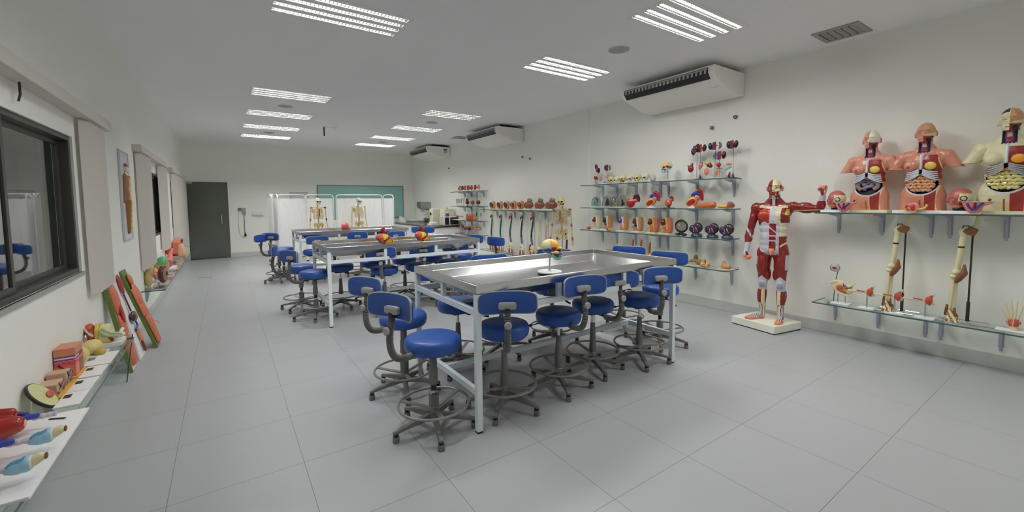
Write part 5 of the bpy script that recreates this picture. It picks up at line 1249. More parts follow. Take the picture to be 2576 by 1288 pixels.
# ------------------------------------------------------------------ skeletons
SPOTM = mat('spot_rust', (150, 84, 64), .45)
def skeleton(label, loc, rz, spots, H=1.70, muscle=False):
    s = thing('skeleton_model', label, 'skeleton', loc, rz)
    obj('stand_base', MB().lathe([(.22, 0), (.22, .02), (.03, .04)], 20), WHITE, s); obj('stand_rod', MB().tube([(0, .04, .03), (0, .04, .95)], .012, 8), STEEL, s)
    k = H / 1.70; bm = mat('skeleton_bone', (178, 164, 128), .5, noise=.06, scale=30)
    put('skull_bone', SKW if not muscle else SKS, s, loc=(0, -.02, 1.50 * k)).scale = (1.02, 1.02, 1.02)
    g = MB(); n = 24; pts = [(0, .015 - .02 * math.sin(i / n * 5.5), .98 * k + .54 * k * i / n) for i in range(n + 1)]
    g.tube(pts, [.024 if i % 2 else .015 for i in range(n + 1)], 8); obj('spine', g, mat('spine_ochre', (176, 142, 92), .5), s)
    rb = MB()
    for i in range(10):
        z = 1.44 * k - .030 * i * k; w = .075 + .055 * math.sin(min(1, (i + 1) / 6) * PI / 2) - (.012 * max(0, i - 7)); d = .085
        for sg in (-1, 1):
            e_ = 1.0 if i < 7 else .75 - .12 * (i - 7)
            rb.tube([(sg * w * math.sin(q), .02 - d * (1 - math.cos(q)) * .62 + .012, z - .03 * q / PI * 2 * .8) for q in np.linspace(0.05, PI * e_ * .93, 10)], .0085, 6)
    rc = obj('rib_cage', rb, bm, s); obj('sternum', MB().cap((0, -.10, 1.40 * k), (0, -.115, 1.22 * k), .016, .012), BROWN if spots else bm, rc)
    cl = MB()
    for sg in (-1, 1): cl.tube([(sg * .015, -.08, 1.435 * k), (sg * .08, -.075, 1.455 * k), (sg * .17, -.01, 1.455 * k)], .008, 6).ell((sg * .11, .075, 1.36 * k), (.045, .012, .065))
    obj('shoulder_girdle', cl, bm, s)
    pv = MB().ell((0, .035, .965 * k), (.045, .022, .07))
    for sg in (-1, 1):
        pv.ell((sg * .082, .012, 1.0 * k), (.066, .017, .062), rot=(0, sg * .35, sg * -.55)).cap((sg * .075, .01, .95 * k), (sg * .095, -.01, .90 * k), .022, .026)
        pv.tube([(sg * .09, -.015, .90 * k), (sg * .05, -.055, .885 * k), (sg * .008, -.06, .88 * k)], .013, 7).tube([(sg * .085, -.005, .89 * k), (sg * .065, -.0, .83 * k), (sg * .04, -.03, .835 * k), (sg * .012, -.055, .87 * k)], .012, 7)
    blob('pelvis', pv, .007, [mat('pelvis_ochre', (176, 158, 112), .5)], None, s, smooth=2)
    for sg in (-1, 1):
        a = obj('arm_bone', MB().ell((sg * .185, 0, 1.435 * k), .026).cap((sg * .188, 0, 1.43 * k), (sg * .205, .01, 1.13 * k), .013, .016).cap((sg * .20, .0, 1.12 * k), (sg * .225, -.03, .88 * k), .009, .009).cap((sg * .215, .015, 1.12 * k), (sg * .245, -.02, .88 * k), .008, .009), bm, s)
        h = MB()
        for i in range(5): h.cap((sg * (.222 + .01 * i), -.03, .86 * k), (sg * (.225 + .013 * i), -.05, .72 * k + abs(i - 2) * .012), .006, .004, n=6)
        obj('hand_bone', h.ell((sg * .235, -.03, .85 * k), (.025, .014, .022)), bm, a)
        l = obj('leg_bone', MB().ell((sg * .095, .0, .90 * k), .028).cap((sg * .11, 0, .87 * k), (sg * .085, 0, .50 * k), .018, .024).cap((sg * .085, 0, .48 * k), (sg * .085, .01, .12 * k), .018, .014).cap((sg * .105, .02, .46 * k), (sg * .10, .02, .12 * k), .008, .009).cap((sg * .085, .03, .09 * k), (sg * .095, -.15, .075 * k), .026, .016), bm, s)
        if spots: obj('shoulder_spot', MB().ell((sg * .175, -.01, 1.44 * k), (.038, .03, .022)), (SPOTM, NAVY)[sg > 0] if not muscle else SPOTM, a); obj('elbow_spot', MB().ell((sg * .205, -.01, 1.13 * k), (.02, .018, .035)), (SPOTM, NAVY)[sg > 0] if not muscle else SPOTM, a); obj('hip_spot', MB().ell((sg * .09, -.035, .95 * k if sg > 0 else .86 * k), (.016, .012, .022)), RED, l)
        if muscle and sg > 0: obj('muscle_strip', MB().cap((sg * .115, -.015, .82 * k), (sg * .10, -.015, .52 * k), .018, .02), DRED, l)
        if muscle: obj('elbow_muscle', MB().ell((sg * .235, -.03, .86 * k), (.022, .02, .04)), MUSCLEO, a)
    return s
skeleton('skeleton with rust painted muscle spots in front of the curtain screen', (2.07, 12.25, 0), R(8), True, 1.76)
skeleton('plain skeleton in front of the screen by the teal board', (3.13, 12.25, 0), R(12), False, 1.77)
skeleton('skeleton with red painted muscles standing against the shelf wall beyond the display', (5.62, 6.42, .0), R(-62), True, 1.70, True)

# ------------------------------------------------------------------ low shelf: legs, joints, hand, magnifier
LZ = .421
def leg_model(label, y, lean):
    s = thing('leg_skeleton_model', label, 'leg model', (5.74, y, LZ), RW, 'leg skeletons on stands')
    obj('base_frame', MB().tube([(-.16, -.07, .012), (.17, -.07, .012), (.17, .09, .012), (-.16, .09, .012)], .008, 8, closed=True), CHROME, s)
    obj('stand_rod', MB().tube([(.03, .05, .01), (.03, .05, .88)], .007, 10).tube([(.03, .05, .01), (.03, .05, .2)], .013, 10), DARKP, s)
    obj('hook', MB().tube([(.03, .05, .88), (.0, .05, .92), (-.035, .05, .92), (-.045, .05, .86)], .005, 8), DARKP, s)
    lx = lean
    fm = MB().cap((-.02 + lx, 0, .87), (-.02 + lx, 0, .84), .036, .03).cap((-.02 + lx, 0, .86), (-.05 + lx, .005, .50), .024, .022).ell((-.055 + lx, 0, .475), (.036, .035, .035)).ell((.0 + lx, 0, .88), .026)
    blob('femur', fm, .006, [BONE, INK], lambda x, y, z, n: wh((x < 9, 0), (np.abs(z - .72) < .007, 1)), s, smooth=3)
    obj('hip_bone', MB().tube([(.01 + lx, 0, .88), (.055 + lx, .0, .93), (.075 + lx, 0, 1.02)], [.022, .016, .022], 8).tube([(.03 + lx, 0, .87), (.09 + lx, 0, .83)], [.014, .012], 8), BONE, s)
    obj('hip_ligament', MB().prism([(-.03 + lx, .87), (.02 + lx, .92), (.075 + lx, .89), (.05 + lx, .83), (.005 + lx, .84)], -.035, .0), BROWN, s, bevel=.006)
    kp = MB().tube([(.0 + lx, -.03, .56), (.005 + lx, -.045, .48), (-.03 + lx, -.045, .42), (-.05 + lx, -.035, .38)], [.009, .026, .026, .012], 8)
    obj('knee_ligament', kp, BROWN, s)
    tb = MB().ell((-.065 + lx, 0, .435), (.036, .032, .025)).cap((-.068 + lx, 0, .42), (-.085 + lx, 0, .12), .019, .014).cap((-.045 + lx, .01, .40), (-.06 + lx, .01, .12), .009, .011)
    blob('tibia', tb, .0055, [BONE], None, s, smooth=2)
    ft = MB().cap((-.08 + lx, .0, .085), (-.05 + lx, .03, .05), .026, .026).cap((-.08 + lx, 0, .075), (-.06 + lx, -.05, .045), .026, .02)
    for i in range(4): ft.cap((-.085 + lx + .02 * i, -.04, .045), (-.09 + lx + .024 * i, -.115, .016), .009, .007)
    blob('foot', ft, .0055, [BONE, mat('foot_ligament', (132, 88, 44), .45)], lambda x, y, z, n: wh((x < 9, 0), (np.sin(x * 160 + z * 120) > .1, 1)), s, smooth=2)
    obj('ankle_ligament', MB().cap((-.10 + lx, -.01, .15), (-.11 + lx, .0, .06), .010, .012).cap((-.05 + lx, 0, .13), (-.045 + lx, -.02, .06), .008, .012), BROWN, s)
leg_model('leg skeleton on a stand beneath the larger orange torso', 1.29, -.0)
leg_model('leg skeleton on a stand beneath the ivory torso and second head', .82, .0)
def joint(label, y, x, flip=0):
    s = thing('shoulder_joint_model', label, 'joint model', (x, y, LZ), RW, 'shoulder joint models')
    base(s, .14, .11, .014)
    obj('post', MB().tube([(0, 0, .014), (0, 0, .16)], .007, 10), STEEL, s)
    b = MB().ell((.02, 0, .185), (.032, .028, .03)).cap((.01, 0, .18), (-.16, 0, .175), .012, .009).ell((-.165, 0, .175), (.012, .014, .014)).cap((.03, 0, .2), (.055, 0, .255), .013, .009).cap((.03, 0, .185), (.055, 0, .15), .014, .01)
    blob('bone', b, .005, [BONE], None, s, smooth=2)
    obj('ligament', MB().ell((.025, -.022, .19), (.028, .012, .038)).cap((.005, -.01, .175), (.03, -.015, .15), .014, .012).tube([(-.02, -.008, .185), (-.09, -.01, .19)], .006, 6).cap((.03, -.005, .215), (.04, -.01, .235), .016, .008), MUSCLEO, s)
joint('shoulder joint on a post beside the pelvic joint model', 1.515, 5.67)
joint('shoulder joint on a post in front of a leg skeleton', 1.285, 5.65)
joint('shoulder joint on a post between the two leg skeletons', 1.055, 5.65)
s = thing('hip_joint_model', 'pelvic half bone with red hip joint on two posts at the shelf end', 'joint model', (5.70, 1.755, LZ), RW)
base(s, .17, .12, .014); obj('post', MB().tube([(-.03, 0, .014), (-.03, 0, .12)], .006, 8).tube([(.04, 0, .014), (.04, 0, .1)], .006, 8), STEEL, s)
b = MB().ell((-.03, .01, .20), (.07, .014, .075), rot=(0, -.5, 0)).ell((.05, .01, .17), (.06, .014, .05), rot=(0, .4, 0)).cap((-.1, .01, .23), (-.06, .01, .25), .015, .02).cap((.07, .01, .2), (.12, .01, .25), .014, .008).cap((-.03, 0, .13), (.07, 0, .10), .02, .014)
blob('hip_bone', b, .0055, [BONE], None, s, smooth=2)
obj('ligament', MB().ell((-.015, -.015, .185), (.032, .016, .034)).cap((.0, -.015, .16), (.04, -.015, .145), .012, .012), MUSCLEO, s)
obj('spine_ligament', MB().tube([(.03, -.008, .22), (.06, -.01, .19), (.10, -.008, .21)], .006, 6).tube([(.03, -.008, .19), (.08, -.01, .17)], .005, 6).tube([(.02, -.008, .24), (.02, -.01, .2)], .005, 6), BROWN, s)
s = thing('gooseneck_magnifier', 'small round magnifier on a bent thin rod at the end of the low shelf', 'magnifier', (5.72, 1.83, LZ), RW)
base(s, .14, .10, .008, STEEL); obj('rod', MB().tube([(.0, 0, .008), (.003, 0, .15), (.015, 0, .28), (.03, .0, .37)], .004, 8), DARKP, s)
obj('lens_ring', MB().tube([(.0 + .045 * math.cos(q), 0, .40 + .045 * math.sin(q)) for q in np.linspace(0, 2 * PI, 26, endpoint=False)], .006, 8, closed=True), STEEL, s)
obj('lens', MB().ell((0, 0, .40), (.043, .012, .043)), mat('lens_tan', (164, 148, 134), .2, coat=.4), s); obj('eye_strip', MB().ell((-.002, -.01, .40), (.022, .006, .010)), INK, s)
s = thing('hand_skeleton_model', 'hand skeleton with red wrist band standing on a white plate at the view edge', 'hand model', (5.70, .50, LZ), RW)
base(s, .2, .12, .014)
for i, (dx, L) in enumerate(((-.075, .10), (-.05, .155), (-.018, .175), (.016, .165), (.05, .13))):
    z0 = .11; c = dx * .45
    g = MB().cap((c, 0, z0), (c + (dx - c) * .5, -.005, z0 + L * .45), .007, .0065).cap((c + (dx - c) * .53, -.006, z0 + L * .48), (c + (dx - c) * .8, -.008, z0 + L * .75), .0062, .0055).cap((c + (dx - c) * .83, -.008, z0 + L * .78), (dx, -.01, z0 + L), .0055, .004)
    obj('finger_bone', g, BONE, s)
blob('wrist', MB().ell((0, 0, .085), (.045, .02, .035)).cap((.0, 0, .07), (.01, 0, .02), .03, .026), .005, [MUSCLEO, BONE, FASC], lambda x, y, z, n: wh((x < 9, 0), (z < .05, 1), ((np.abs(np.sin(x * 90)) < .15) & (z > .05), 2)), s, smooth=2)
for y, w_, lab in ((1.20, .16, 'flat chrome wire frame lying before the first leg skeleton'), (.66, .34, 'long flat chrome wire frame lying beside the second leg skeleton')):
    s = thing('wire_frame_stand', lab, 'stand', (5.66, y, LZ), RW)
    obj('frame_loop', MB().tube([(-w_ / 2, -.05, .008), (w_ / 2, -.05, .008), (w_ / 2, .04, .008), (-w_ / 2, .04, .008)], .0065, 8, closed=True), CHROME, s)
    obj('cross_wire', MB().tube([(-w_ / 2, -.01, .01), (w_ / 2, -.01, .01)], .004, 6), CHROME, s)

# ------------------------------------------------------------------ the small stack of shelves beside the counter
def tiny(name, label, cat, y, z, parts, grp, x=5.72):
    s = thing(name, label, cat, (x, y, z), RW, grp)
    for nm, mb_, m in parts: obj(nm, mb_, m, s)
ys = [11.05, 10.9, 10.72, 10.55, 10.36, 10.15, 9.95]
wd = ['first', 'second', 'third', 'fourth', 'fifth', 'sixth', 'last']
for i, y in enumerate(ys):
    tiny('brain_section_model', 'rusty organ section on the top small shelf, %s from the counter' % wd[i], 'organ model', y, 1.916,
         [('section', MB().ell((0, 0, .09), (.055, .04, .06)).ell((.02, 0, .14), (.035, .035, .03)), (MUSCLEO, LIVER, MUSCLEO, LIVER, MUSCLEO, LIVER, PINK)[i]), ('core', MB().ell((-.02, -.03, .09), (.025, .018, .03)), (NAVY, BONEW)[i % 2]), ('foot', MB().lathe([(.04, 0), (.04, .012), (.012, .04)], 12), WHITE)], 'rusty organ sections on the top small shelf')
for i, y in enumerate((11.25, 11.12, 10.98)):
    tiny('tooth_rod_model', 'slim grey rod model on the second small shelf, %s of three' % wd[i], 'organ model', y, 1.496, [('rod', MB().cap((0, 0, .10), (0, 0, .20), .016, .018), GREYORG), ('foot', MB().lathe([(.03, 0), (.03, .01), (.006, .02), (.006, .09)], 10), STEEL)], 'slim grey rods')
tiny('ring_model', 'pale pink ring model between grey rods and red organs', 'organ model', 10.82, 1.496, [('ring', MB().tube([(.04 * math.cos(q), 0, .18 + .04 * math.sin(q)) for q in np.linspace(0, 2 * PI, 16, endpoint=False)], .014, 8, closed=True), PINK), ('foot', MB().lathe([(.04, 0), (.04, .01), (.008, .02), (.008, .14)], 10), STEEL)], None)
for i, (y, m) in enumerate(((10.6, DRED), (10.3, BRED), (9.98, DRED))):
    tiny('uterus_model', ('dark red organ with two horns beside the pink ring', 'brighter red pointed organ on the second small shelf', 'dark red organ lying low at the end of the second small shelf')[i], 'organ model', y, 1.496,
         [('organ_body', MB().ell((0, 0, .10), (.085, .05, .055)).cap((-.04, 0, .13), (-.045, 0, .2 if i == 0 else .14), .022, .016).cap((.03, 0, .13), (.035, 0, .2 if i == 0 else .15), .022, .016), m), ('foot', MB().lathe([(.045, 0), (.045, .012), (.01, .025), (.01, .06)], 12), STEEL)], None)
s = thing('arm_bone_model', 'long orange and grey arm model lying on the third small shelf', 'arm model', (5.68, 11.0, 1.093), RW)
obj('tray', MB().box(-.3, -.12, 0, .33, .1, .012), WHITEBOARD, s); obj('hand', MB().cap((-.19, 0, .1), (-.06, 0, .1), .03, .02), MUSCLEO, s); obj('rod', MB().tube([(-.06, 0, .1), (.2, 0, .11)], .012, 8), GREYP, s); obj('post', MB().tube([(-.1, 0, .01), (-.1, 0, .09)], .008, 8).tube([(.15, 0, .01), (.15, 0, .1)], .008, 8), STEEL, s)
for i, (y, h) in enumerate(((10.62, .17), (10.48, .16), (10.33, .20), (10.2, .16))):
    tiny('skin_flap_model', 'orange flap-shaped organ, %s in the heap on the third small shelf' % wd[i], 'organ model', y, 1.093, [('flap', MB().cap((.02, 0, .04), (-.01, 0, h), .055, .02), ORG if i % 2 else MUSCLEO)], 'orange flap-shaped organs')
for i, (y, m) in enumerate(((10.08, NAVY), (9.98, TEAL), (9.85, GREYORG))):
    tiny('slim_stand_model', ('dark slim organ stand', 'pale teal slim organ stand', 'grey slim organ stand')[i] + ' at the end of the third small shelf', 'organ model', y, 1.093, [('organ_body', MB().cap((0, 0, .14), (.01, 0, .22), .02, .016), m), ('post', MB().lathe([(.03, 0), (.03, .01), (.005, .02), (.005, .13)], 10), STEEL)], None)
for i, (y, m) in enumerate(((11.03, PINK), (10.93, LIVER))):
    tiny('disc_model', ('round pink disc on a pin', 'brownish disc on a pin')[i] + ' on the lowest small shelf', 'organ model', y, .701, [('disc', MB().tube([(.035 * math.cos(q), 0, .19 + .035 * math.sin(q)) for q in np.linspace(0, 2 * PI, 14, endpoint=False)], .016, 8, closed=True), m), ('pin', MB().lathe([(.035, 0), (.035, .008), (.006, .015), (.006, .15)], 10), STEEL)], None)
for i, y in enumerate((10.75, 10.52)):
    tiny('dark_organ_model', ('wide dark red organ', 'blackish red organ')[i] + ' on pins, lowest small shelf', 'organ model', y, .701, [('organ_body', MB().ell((0, 0, .15), (.09, .05, .05)), (RED, DRED)[i]), ('horn', MB().cap((.05, 0, .19), (.06, 0, .23), .015, .01), PINK), ('pin', MB().tube([(-.05, 0, 0), (-.05, 0, .12)], .005, 6).tube([(.05, 0, 0), (.05, 0, .12)], .005, 6), STEEL)], None)
for i, y in enumerate((10.32, 10.12, 9.92)):
    tiny('orange_organ_model', 'orange organ topped with green on pins, %s of three on the lowest small shelf' % wd[i], 'organ model', y, .701, [('organ_body', MB().ell((0, 0, .17), (.065, .04, .035)), ORG), ('green_top', MB().ell((-.01, 0, .21), (.06, .03, .014)), mat('olive_green', (90, 100, 50), .5)), ('pin', MB().tube([(-.03, 0, 0), (-.03, 0, .15)], .005, 6).tube([(.03, 0, 0), (.03, 0, .15)], .005, 6), STEEL)], 'orange organs on pins')
# head model in the far tray
s = thing('head_half_model', 'pink sectioned head lying in the far steel tray', 'head model', (2.17, 9.60, .905), R(25))
obj('neck_foot', MB().lathe([(.07, 0), (.07, .03), (.045, .05), (.045, .10)], 16), PINK, s)
blob('head', MB().ell((-.02, 0, .19), (.085, .075, .10)).ell((.05, 0, .13), (.06, .05, .05)), .006, [mat('head_pink', (190, 96, 92), .4, coat=.2), BONEW, RED], lambda x, y, z, n: wh((x < 9, 0), ((x > .03) & (z > .17), 1), ((x > .02) & (z < .11), 2)), s, smooth=3)
obj('jaw', MB().cap((.05, -.02, .11), (.10, -.02, .14), .02, .016), TAN, s)
LW = R(90)                                             # models on the window wall face the room (+x); local x = +y
GZ = .453
s = tag(obj('foam_board', MB().box(0, 0, 0, .285, .88, .014), WHITEBOARD, loc=(XL + .005, 2.36, GZ), bevel=.002), 'white foam board under the red lung models on the window shelf', 'board')
tag(obj('label_holder', MB().box(0, 0, 0, .012, .075, .004), INK, loc=(-.755, 3.13, GZ + .0145), rot=(0, 0, R(62))), 'thin dark label strip on the corner of the white foam board', 'label')
tag(obj('black_cable', MB().tube([(-.965, 2.29, GZ + .006), (-.86, 2.29, GZ + .006), (-.80, 2.31, GZ + .006), (-.755, 2.34, GZ + .006)], .006, 8), BLACK), 'black cable curving along the glass shelf before the foam board', 'cable')
LUNG = mat('lung_red', (124, 30, 24), .3, noise=.12, scale=25, coat=.3, k=1.9)
CART = mat('cartilage_blue', (128, 168, 188), .35, coat=.2)
def lungs(label, y, tip, full):
    s = thing('lung_larynx_model', label, 'lung model', (tip, y, GZ + .014), LW, 'red lung models')
    # local: x along y (world), -y toward the room
    b = MB().cap((-.06, .17, .062), (-.045, .05, .066), .064, .044).cap((.055, .16, .062), (.04, .07, .066), .062, .040).cap((-.01, .19, .115), (.0, .07, .118), .05, .022)
    blob('lung', b, .006, [LUNG, DRED, mat('lung_pale', (196, 150, 132), .4)], lambda x, y, z, n: wh((x < 9, 0), ((np.abs(np.sin(x * 60 + y * 8)) < .07), 1), ((y < .012), 2)), s, smooth=3)
    obj('vein', MB().tube([(-.03, .05, .085), (-.015, .0, .08), (.0, -.02, .075)], .014, 8).tube([(.02, .05, .09), (.01, .02, .09)], .012, 8), BLUEV, s)
    obj('artery', MB().tube([(.02, .03, .08), (.015, -.02, .065)], .011, 8), RED, s)
    tr = MB(); pts = [(.0, .0 - .012 * i, .068) for i in range(8)]
    tr.tube(pts, [.015 if i % 2 else .012 for i in range(8)], 10); obj('trachea', tr, FASC, s, angle=20)
    if full:
        b = MB().ell((0, -.105, .065), (.032, .038, .030)).ell((0, -.13, .07), (.034, .025, .034)).cap((0, -.08, .06), (0, -.10, .06), .02, .026)
        blob('larynx', b, .0045, [CART, mat('larynx_deep', (64, 122, 158), .35), BONEW], lambda x, y, z, n: wh((x < 9, 0), ((np.abs(x) < .02) & (z > .075) & (y > -.13), 1), (np.abs(y + .148) < .005, 2)), s, smooth=3)
        obj('epiglottis', MB().cap((0, -.15, .075), (0, -.168, .085), .022, .02), BONE, s); obj('throat_opening', MB().ell((0, -.186, .085), (.014, .006, .014)), BROWN, s)
    return s
lungs('red lung model without larynx in sight, lying beside the yellow oval disc', 3.05, -.845, False)
lungs('red lung model with light blue larynx, middle of three on the foam board', 2.77, -.852, True)
lungs('red lung model with light blue larynx, by the black cable on the foam board', 2.51, -.852, True)
s = thing('oval_disc_model', 'pale yellow oval disc with thick black rim leaning on the window wall', 'organ model', (-.905, 3.42, GZ), LW)
E_ = Matrix.Translation((0, .0, .07)) @ Matrix.Rotation(R(-38), 4, 'X')
obj('disc', MB().lathe([(.001, .0), (.085, .0), (.085, .012), (.001, .016)], 30, rot=Matrix.Diagonal((1, .8, 1)) @ Matrix.Rotation(PI / 2, 3, 'X')).xf(E_), mat('disc_yellow', (176, 176, 128), .4), s)
obj('rim', MB().tube([(.088 * math.cos(q), 0, .07 * math.sin(q) * 1.2) for q in np.linspace(0, 2 * PI, 34, endpoint=False)], .009, 8, closed=True).xf(E_), BLACK, s)
obj('core', MB().ell((.03, -.02, -.02), (.04, .008, .02)).xf(E_), MUSCLEO, s)
def tissue(label, y, h, w_):
    s = thing('tissue_block', label, 'tissue model', (-.91, y, GZ), LW, 'small tissue blocks')
    base(s, w_ + .05, .13, .012, mat('base_yellow', (196, 156, 66), .45))
    g = MB().box(-w_ / 2, -.04, .012, w_ / 2, .05, h); obj('block', g, mat('tissue_beige', (172, 142, 116), .5, noise=.12, scale=60), s, bevel=.006)
    obj('fibre', MB().tube([(-w_ / 2 - .002, -.043, .03), (-.01, -.046, h * .6), (w_ / 2, -.043, h - .01)], .006, 6).tube([(-w_ / 3, -.044, h), (0, -.046, .05)], .005, 6).tube([(w_ / 4, -.044, .02), (w_ / 3, -.044, h - .01)], .006, 6), mat('fibre_mauve', (120, 92, 90), .5), s)
tissue('small beige tissue block on a yellow base, next to the oval disc', 3.60, .085, .12)
tissue('small beige tissue block on a yellow base, next to the large skin block', 3.76, .10, .09)
s = thing('skin_block_model', 'large layered pink and orange skin block on a yellow base', 'skin model', (-.915, 3.98, GZ), LW)
base(s, .20, .12, .012, mat('base_yellow', (196, 156, 66), .45))
m = [mat('skin_pink', (190, 90, 100), .4, noise=.08, scale=60), mat('skin_orange', (180, 112, 84), .4, noise=.08, scale=40), mat('skin_purple', (96, 66, 112), .4), mat('skin_white', (190, 180, 190), .4), mat('skin_rose', (196, 112, 88), .45, noise=.1, scale=40)]
g = MB()
for z0, z1, i in ((.012, .022, 1), (.022, .085, 4), (.085, .125, 0), (.125, .135, 2), (.135, .145, 3), (.145, .156, 2), (.156, .205, 1)): g.box(-.085, -.05, z0, .085, .05, z1, i)
obj('skin_layers', g, m, s)
obj('wavy_edge', MB().tube([(-.087, -.052 + .1 * i / 16, .118 + .006 * math.sin(i * 1.6)) for i in range(17)], .006, 6).tube([(-.085 + .17 * i / 16, -.052, .118 + .006 * math.sin(i * 1.6)) for i in range(17)], .006, 6), m[0], s)
obj('hair_root', MB().tube([(-.0875, -.01, .05), (-.0875, .0, .07), (-.0875, .025, .09), (-.0875, .03, .1)], .004, 6).tube([(-.0875, -.02 + .012 * math.cos(q), .05 + .012 * math.sin(q)) for q in np.linspace(0, 6.28, 12, endpoint=False)], .004, 6, closed=True), DRED, s)
obj('cut_side', MB().box(.0, -.0515, .02, .086, -.0495, .15), mat('cut_brown', (130, 84, 60), .5), s)
BRN = mat('brain_ivory', (184, 168, 112), .5, noise=.1, scale=90, bump=.5)
def brain(label, y, x, r, cer):
    s = thing('brain_model', label, 'brain model', (x, y, GZ), LW)
    b = MB().ell((0, 0, r[2] + .01), r)
    blob('cerebrum', b, .005, [BRN, mat('brain_line', (140, 122, 80), .5)], lambda x, y, z, n: wh((x < 9, 0), (np.abs(np.sin(x * 75 + 2 * np.sin(y * 60 + z * 50)) ) < -.10, 1)), s, smooth=2)
    if cer: obj('cerebellum', MB().ell((-.045, -.05, .032), (.04, .038, .03)), mat('cerebellum_olive', (160, 138, 74), .5, noise=.12, scale=120, bump=.5), s)
    base(s, r[0] * 2.1, .16, .01)
brain('rounded ivory brain half standing just behind the skin block', 4.17, -.905, (.055, .055, .065), False)
brain('ivory brain with olive cerebellum on a white plate', 4.42, -.885, (.085, .06, .055), True)
for i, (y, lab) in enumerate(((3.46, 'white label plate with dark slot beside the yellow oval disc'), (3.70, 'white label plate with dark slot beside the small tissue blocks'), (3.96, 'white label plate with dark slot beside the large skin block'))):
    s = thing('label_plate', lab, 'label plate', (-.795, y, GZ), 0, 'white label plates')
    obj('plate', MB().box(-.055, -.115, 0, .055, .115, .010), WHITEBOARD, s, bevel=.002); obj('slot', MB().box(-.045, .02, .010, -.012, .075, .0115), INK, s)
tag(obj('plate_board', MB().box(-.055, -.16, 0, .055, .16, .008), WHITEBOARD, loc=(-.79, 4.26, GZ)), 'plain white board on the glass beside the two brains', 'board')
s = thing('ear_model', 'giant sectioned ear model with red outer ear and yellow layers', 'ear model', (-.865, 4.69, GZ), LW)
base(s, .19, .24, .03)
blob('outer_ear', MB().ell((-.03, .075, .125), (.06, .035, .075)).ell((-.02, .10, .165), (.035, .02, .02)).cap((-.03, .06, .08), (-.04, .0, .06), .035, .03), .006, [MUSCLEO, mat('ear_deep', (134, 44, 30), .35, coat=.2), BONEW], lambda x, y, z, n: wh((x < 9, 0), (np.sin(z * 70 + y * 50) > .4, 1), (np.sin(z * 45 - y * 60) > .85, 2)), s, smooth=3)
obj('yellow_wall', MB().prism([(-.075, .03), (.08, .03), (.08, .17), (-.02, .19), (-.075, .15)], .02, .045), YEL, s, bevel=.006)
obj('layer_wedge', MB().prism([(-.08, .03), (.08, .03), (.08, .15), (-.0, .175), (-.08, .13)], -.04, .02), mat('layer_cream', (186, 180, 140), .45), s, bevel=.006)
obj('canal_arc', MB().tube([(-.082, .01, .14), (-.084, -.02, .10), (-.082, -.06, .085), (-.08, -.10, .08)], .012, 8).tube([(-.075, .0, .155), (-.07, -.05, .11), (-.07, -.12, .09)], .01, 8), mat('canal_green', (150, 160, 128), .45), s)
obj('yellow_bar', MB().box(-.086, -.05, .04, -.078, .0, .06), YEL, s, bevel=.002); obj('red_plug', MB().box(-.088, -.07, .042, -.074, -.05, .066), RED, s, bevel=.002)
obj('inner_ear', MB().cap((-.03, -.06, .07), (-.02, -.115, .075), .035, .02).tube([(.0, -.1, .09), (.03, -.11, .11), (.05, -.1, .09)], .012, 8), BONEW, s)
s = thing('metal_clamp', 'small grey metal clamp stand between ear model and wall', 'clamp', (-.95, 4.58, GZ), LW)
obj('ring', MB().tube([(.02 * math.cos(q), 0, .09 + .035 * math.sin(q)) for q in np.linspace(0, 2 * PI, 16, endpoint=False)], .005, 6, closed=True).tube([(0, 0, 0), (0, 0, .055)], .006, 6), STEEL, s)

# ------------------------------------------------------------------ relief boards leaning on the window wall
def lean(name, label, y0, w_, L, xb, m, edge, reliefs):
    """board standing on the floor at x = xb and leaning back to the wall; local x = width, z = up along the board, -y = outward"""
    s = thing(name, label, 'relief board', (xb, y0, 0.002), LW)
    gap = xb - XL - .015; a = math.asin(min(.95, gap / L))
    T = Matrix.Rotation(-a, 4, 'X')
    o = obj('board', MB().box(0, 0, 0, w_, .02, L).xf(T), m, s, bevel=.004)
    if edge: obj('edge_strip', MB().box(-.003, -.004, 0, .0, .024, L).xf(T), edge, s)
    for nm, g, mm in reliefs: obj(nm, g.xf(T @ Matrix.Diagonal((1, .62, 1, 1))), mm, s)
    return s
GRB = mat('board_green', (84, 106, 48), .45)
ORB = mat('relief_orange', (182, 102, 74), .4, noise=.12, scale=40, coat=.2)
lean('torso_relief_board', 'green-edged relief board with an orange body, leaning behind the ear model', 5.28, .25, .93, -.80, mat('board_white', (172, 172, 172), .5, k=2.1), GRB,
     [('body_relief', MB().ell((.13, -.02, .70), (.09, .05, .17)).ell((.13, -.02, .45), (.08, .045, .15)), ORB), ('organ_patch', MB().ell((.12, -.06, .56), (.05, .02, .1)), BRED), ('leg_relief', MB().cap((.10, -.02, .28), (.11, -.02, .08), .055, .045).cap((.17, -.02, .28), (.17, -.02, .09), .05, .04), ORB), ('green_border', MB().box(.0, -.012, .0, .03, .0, .93), GRB)])
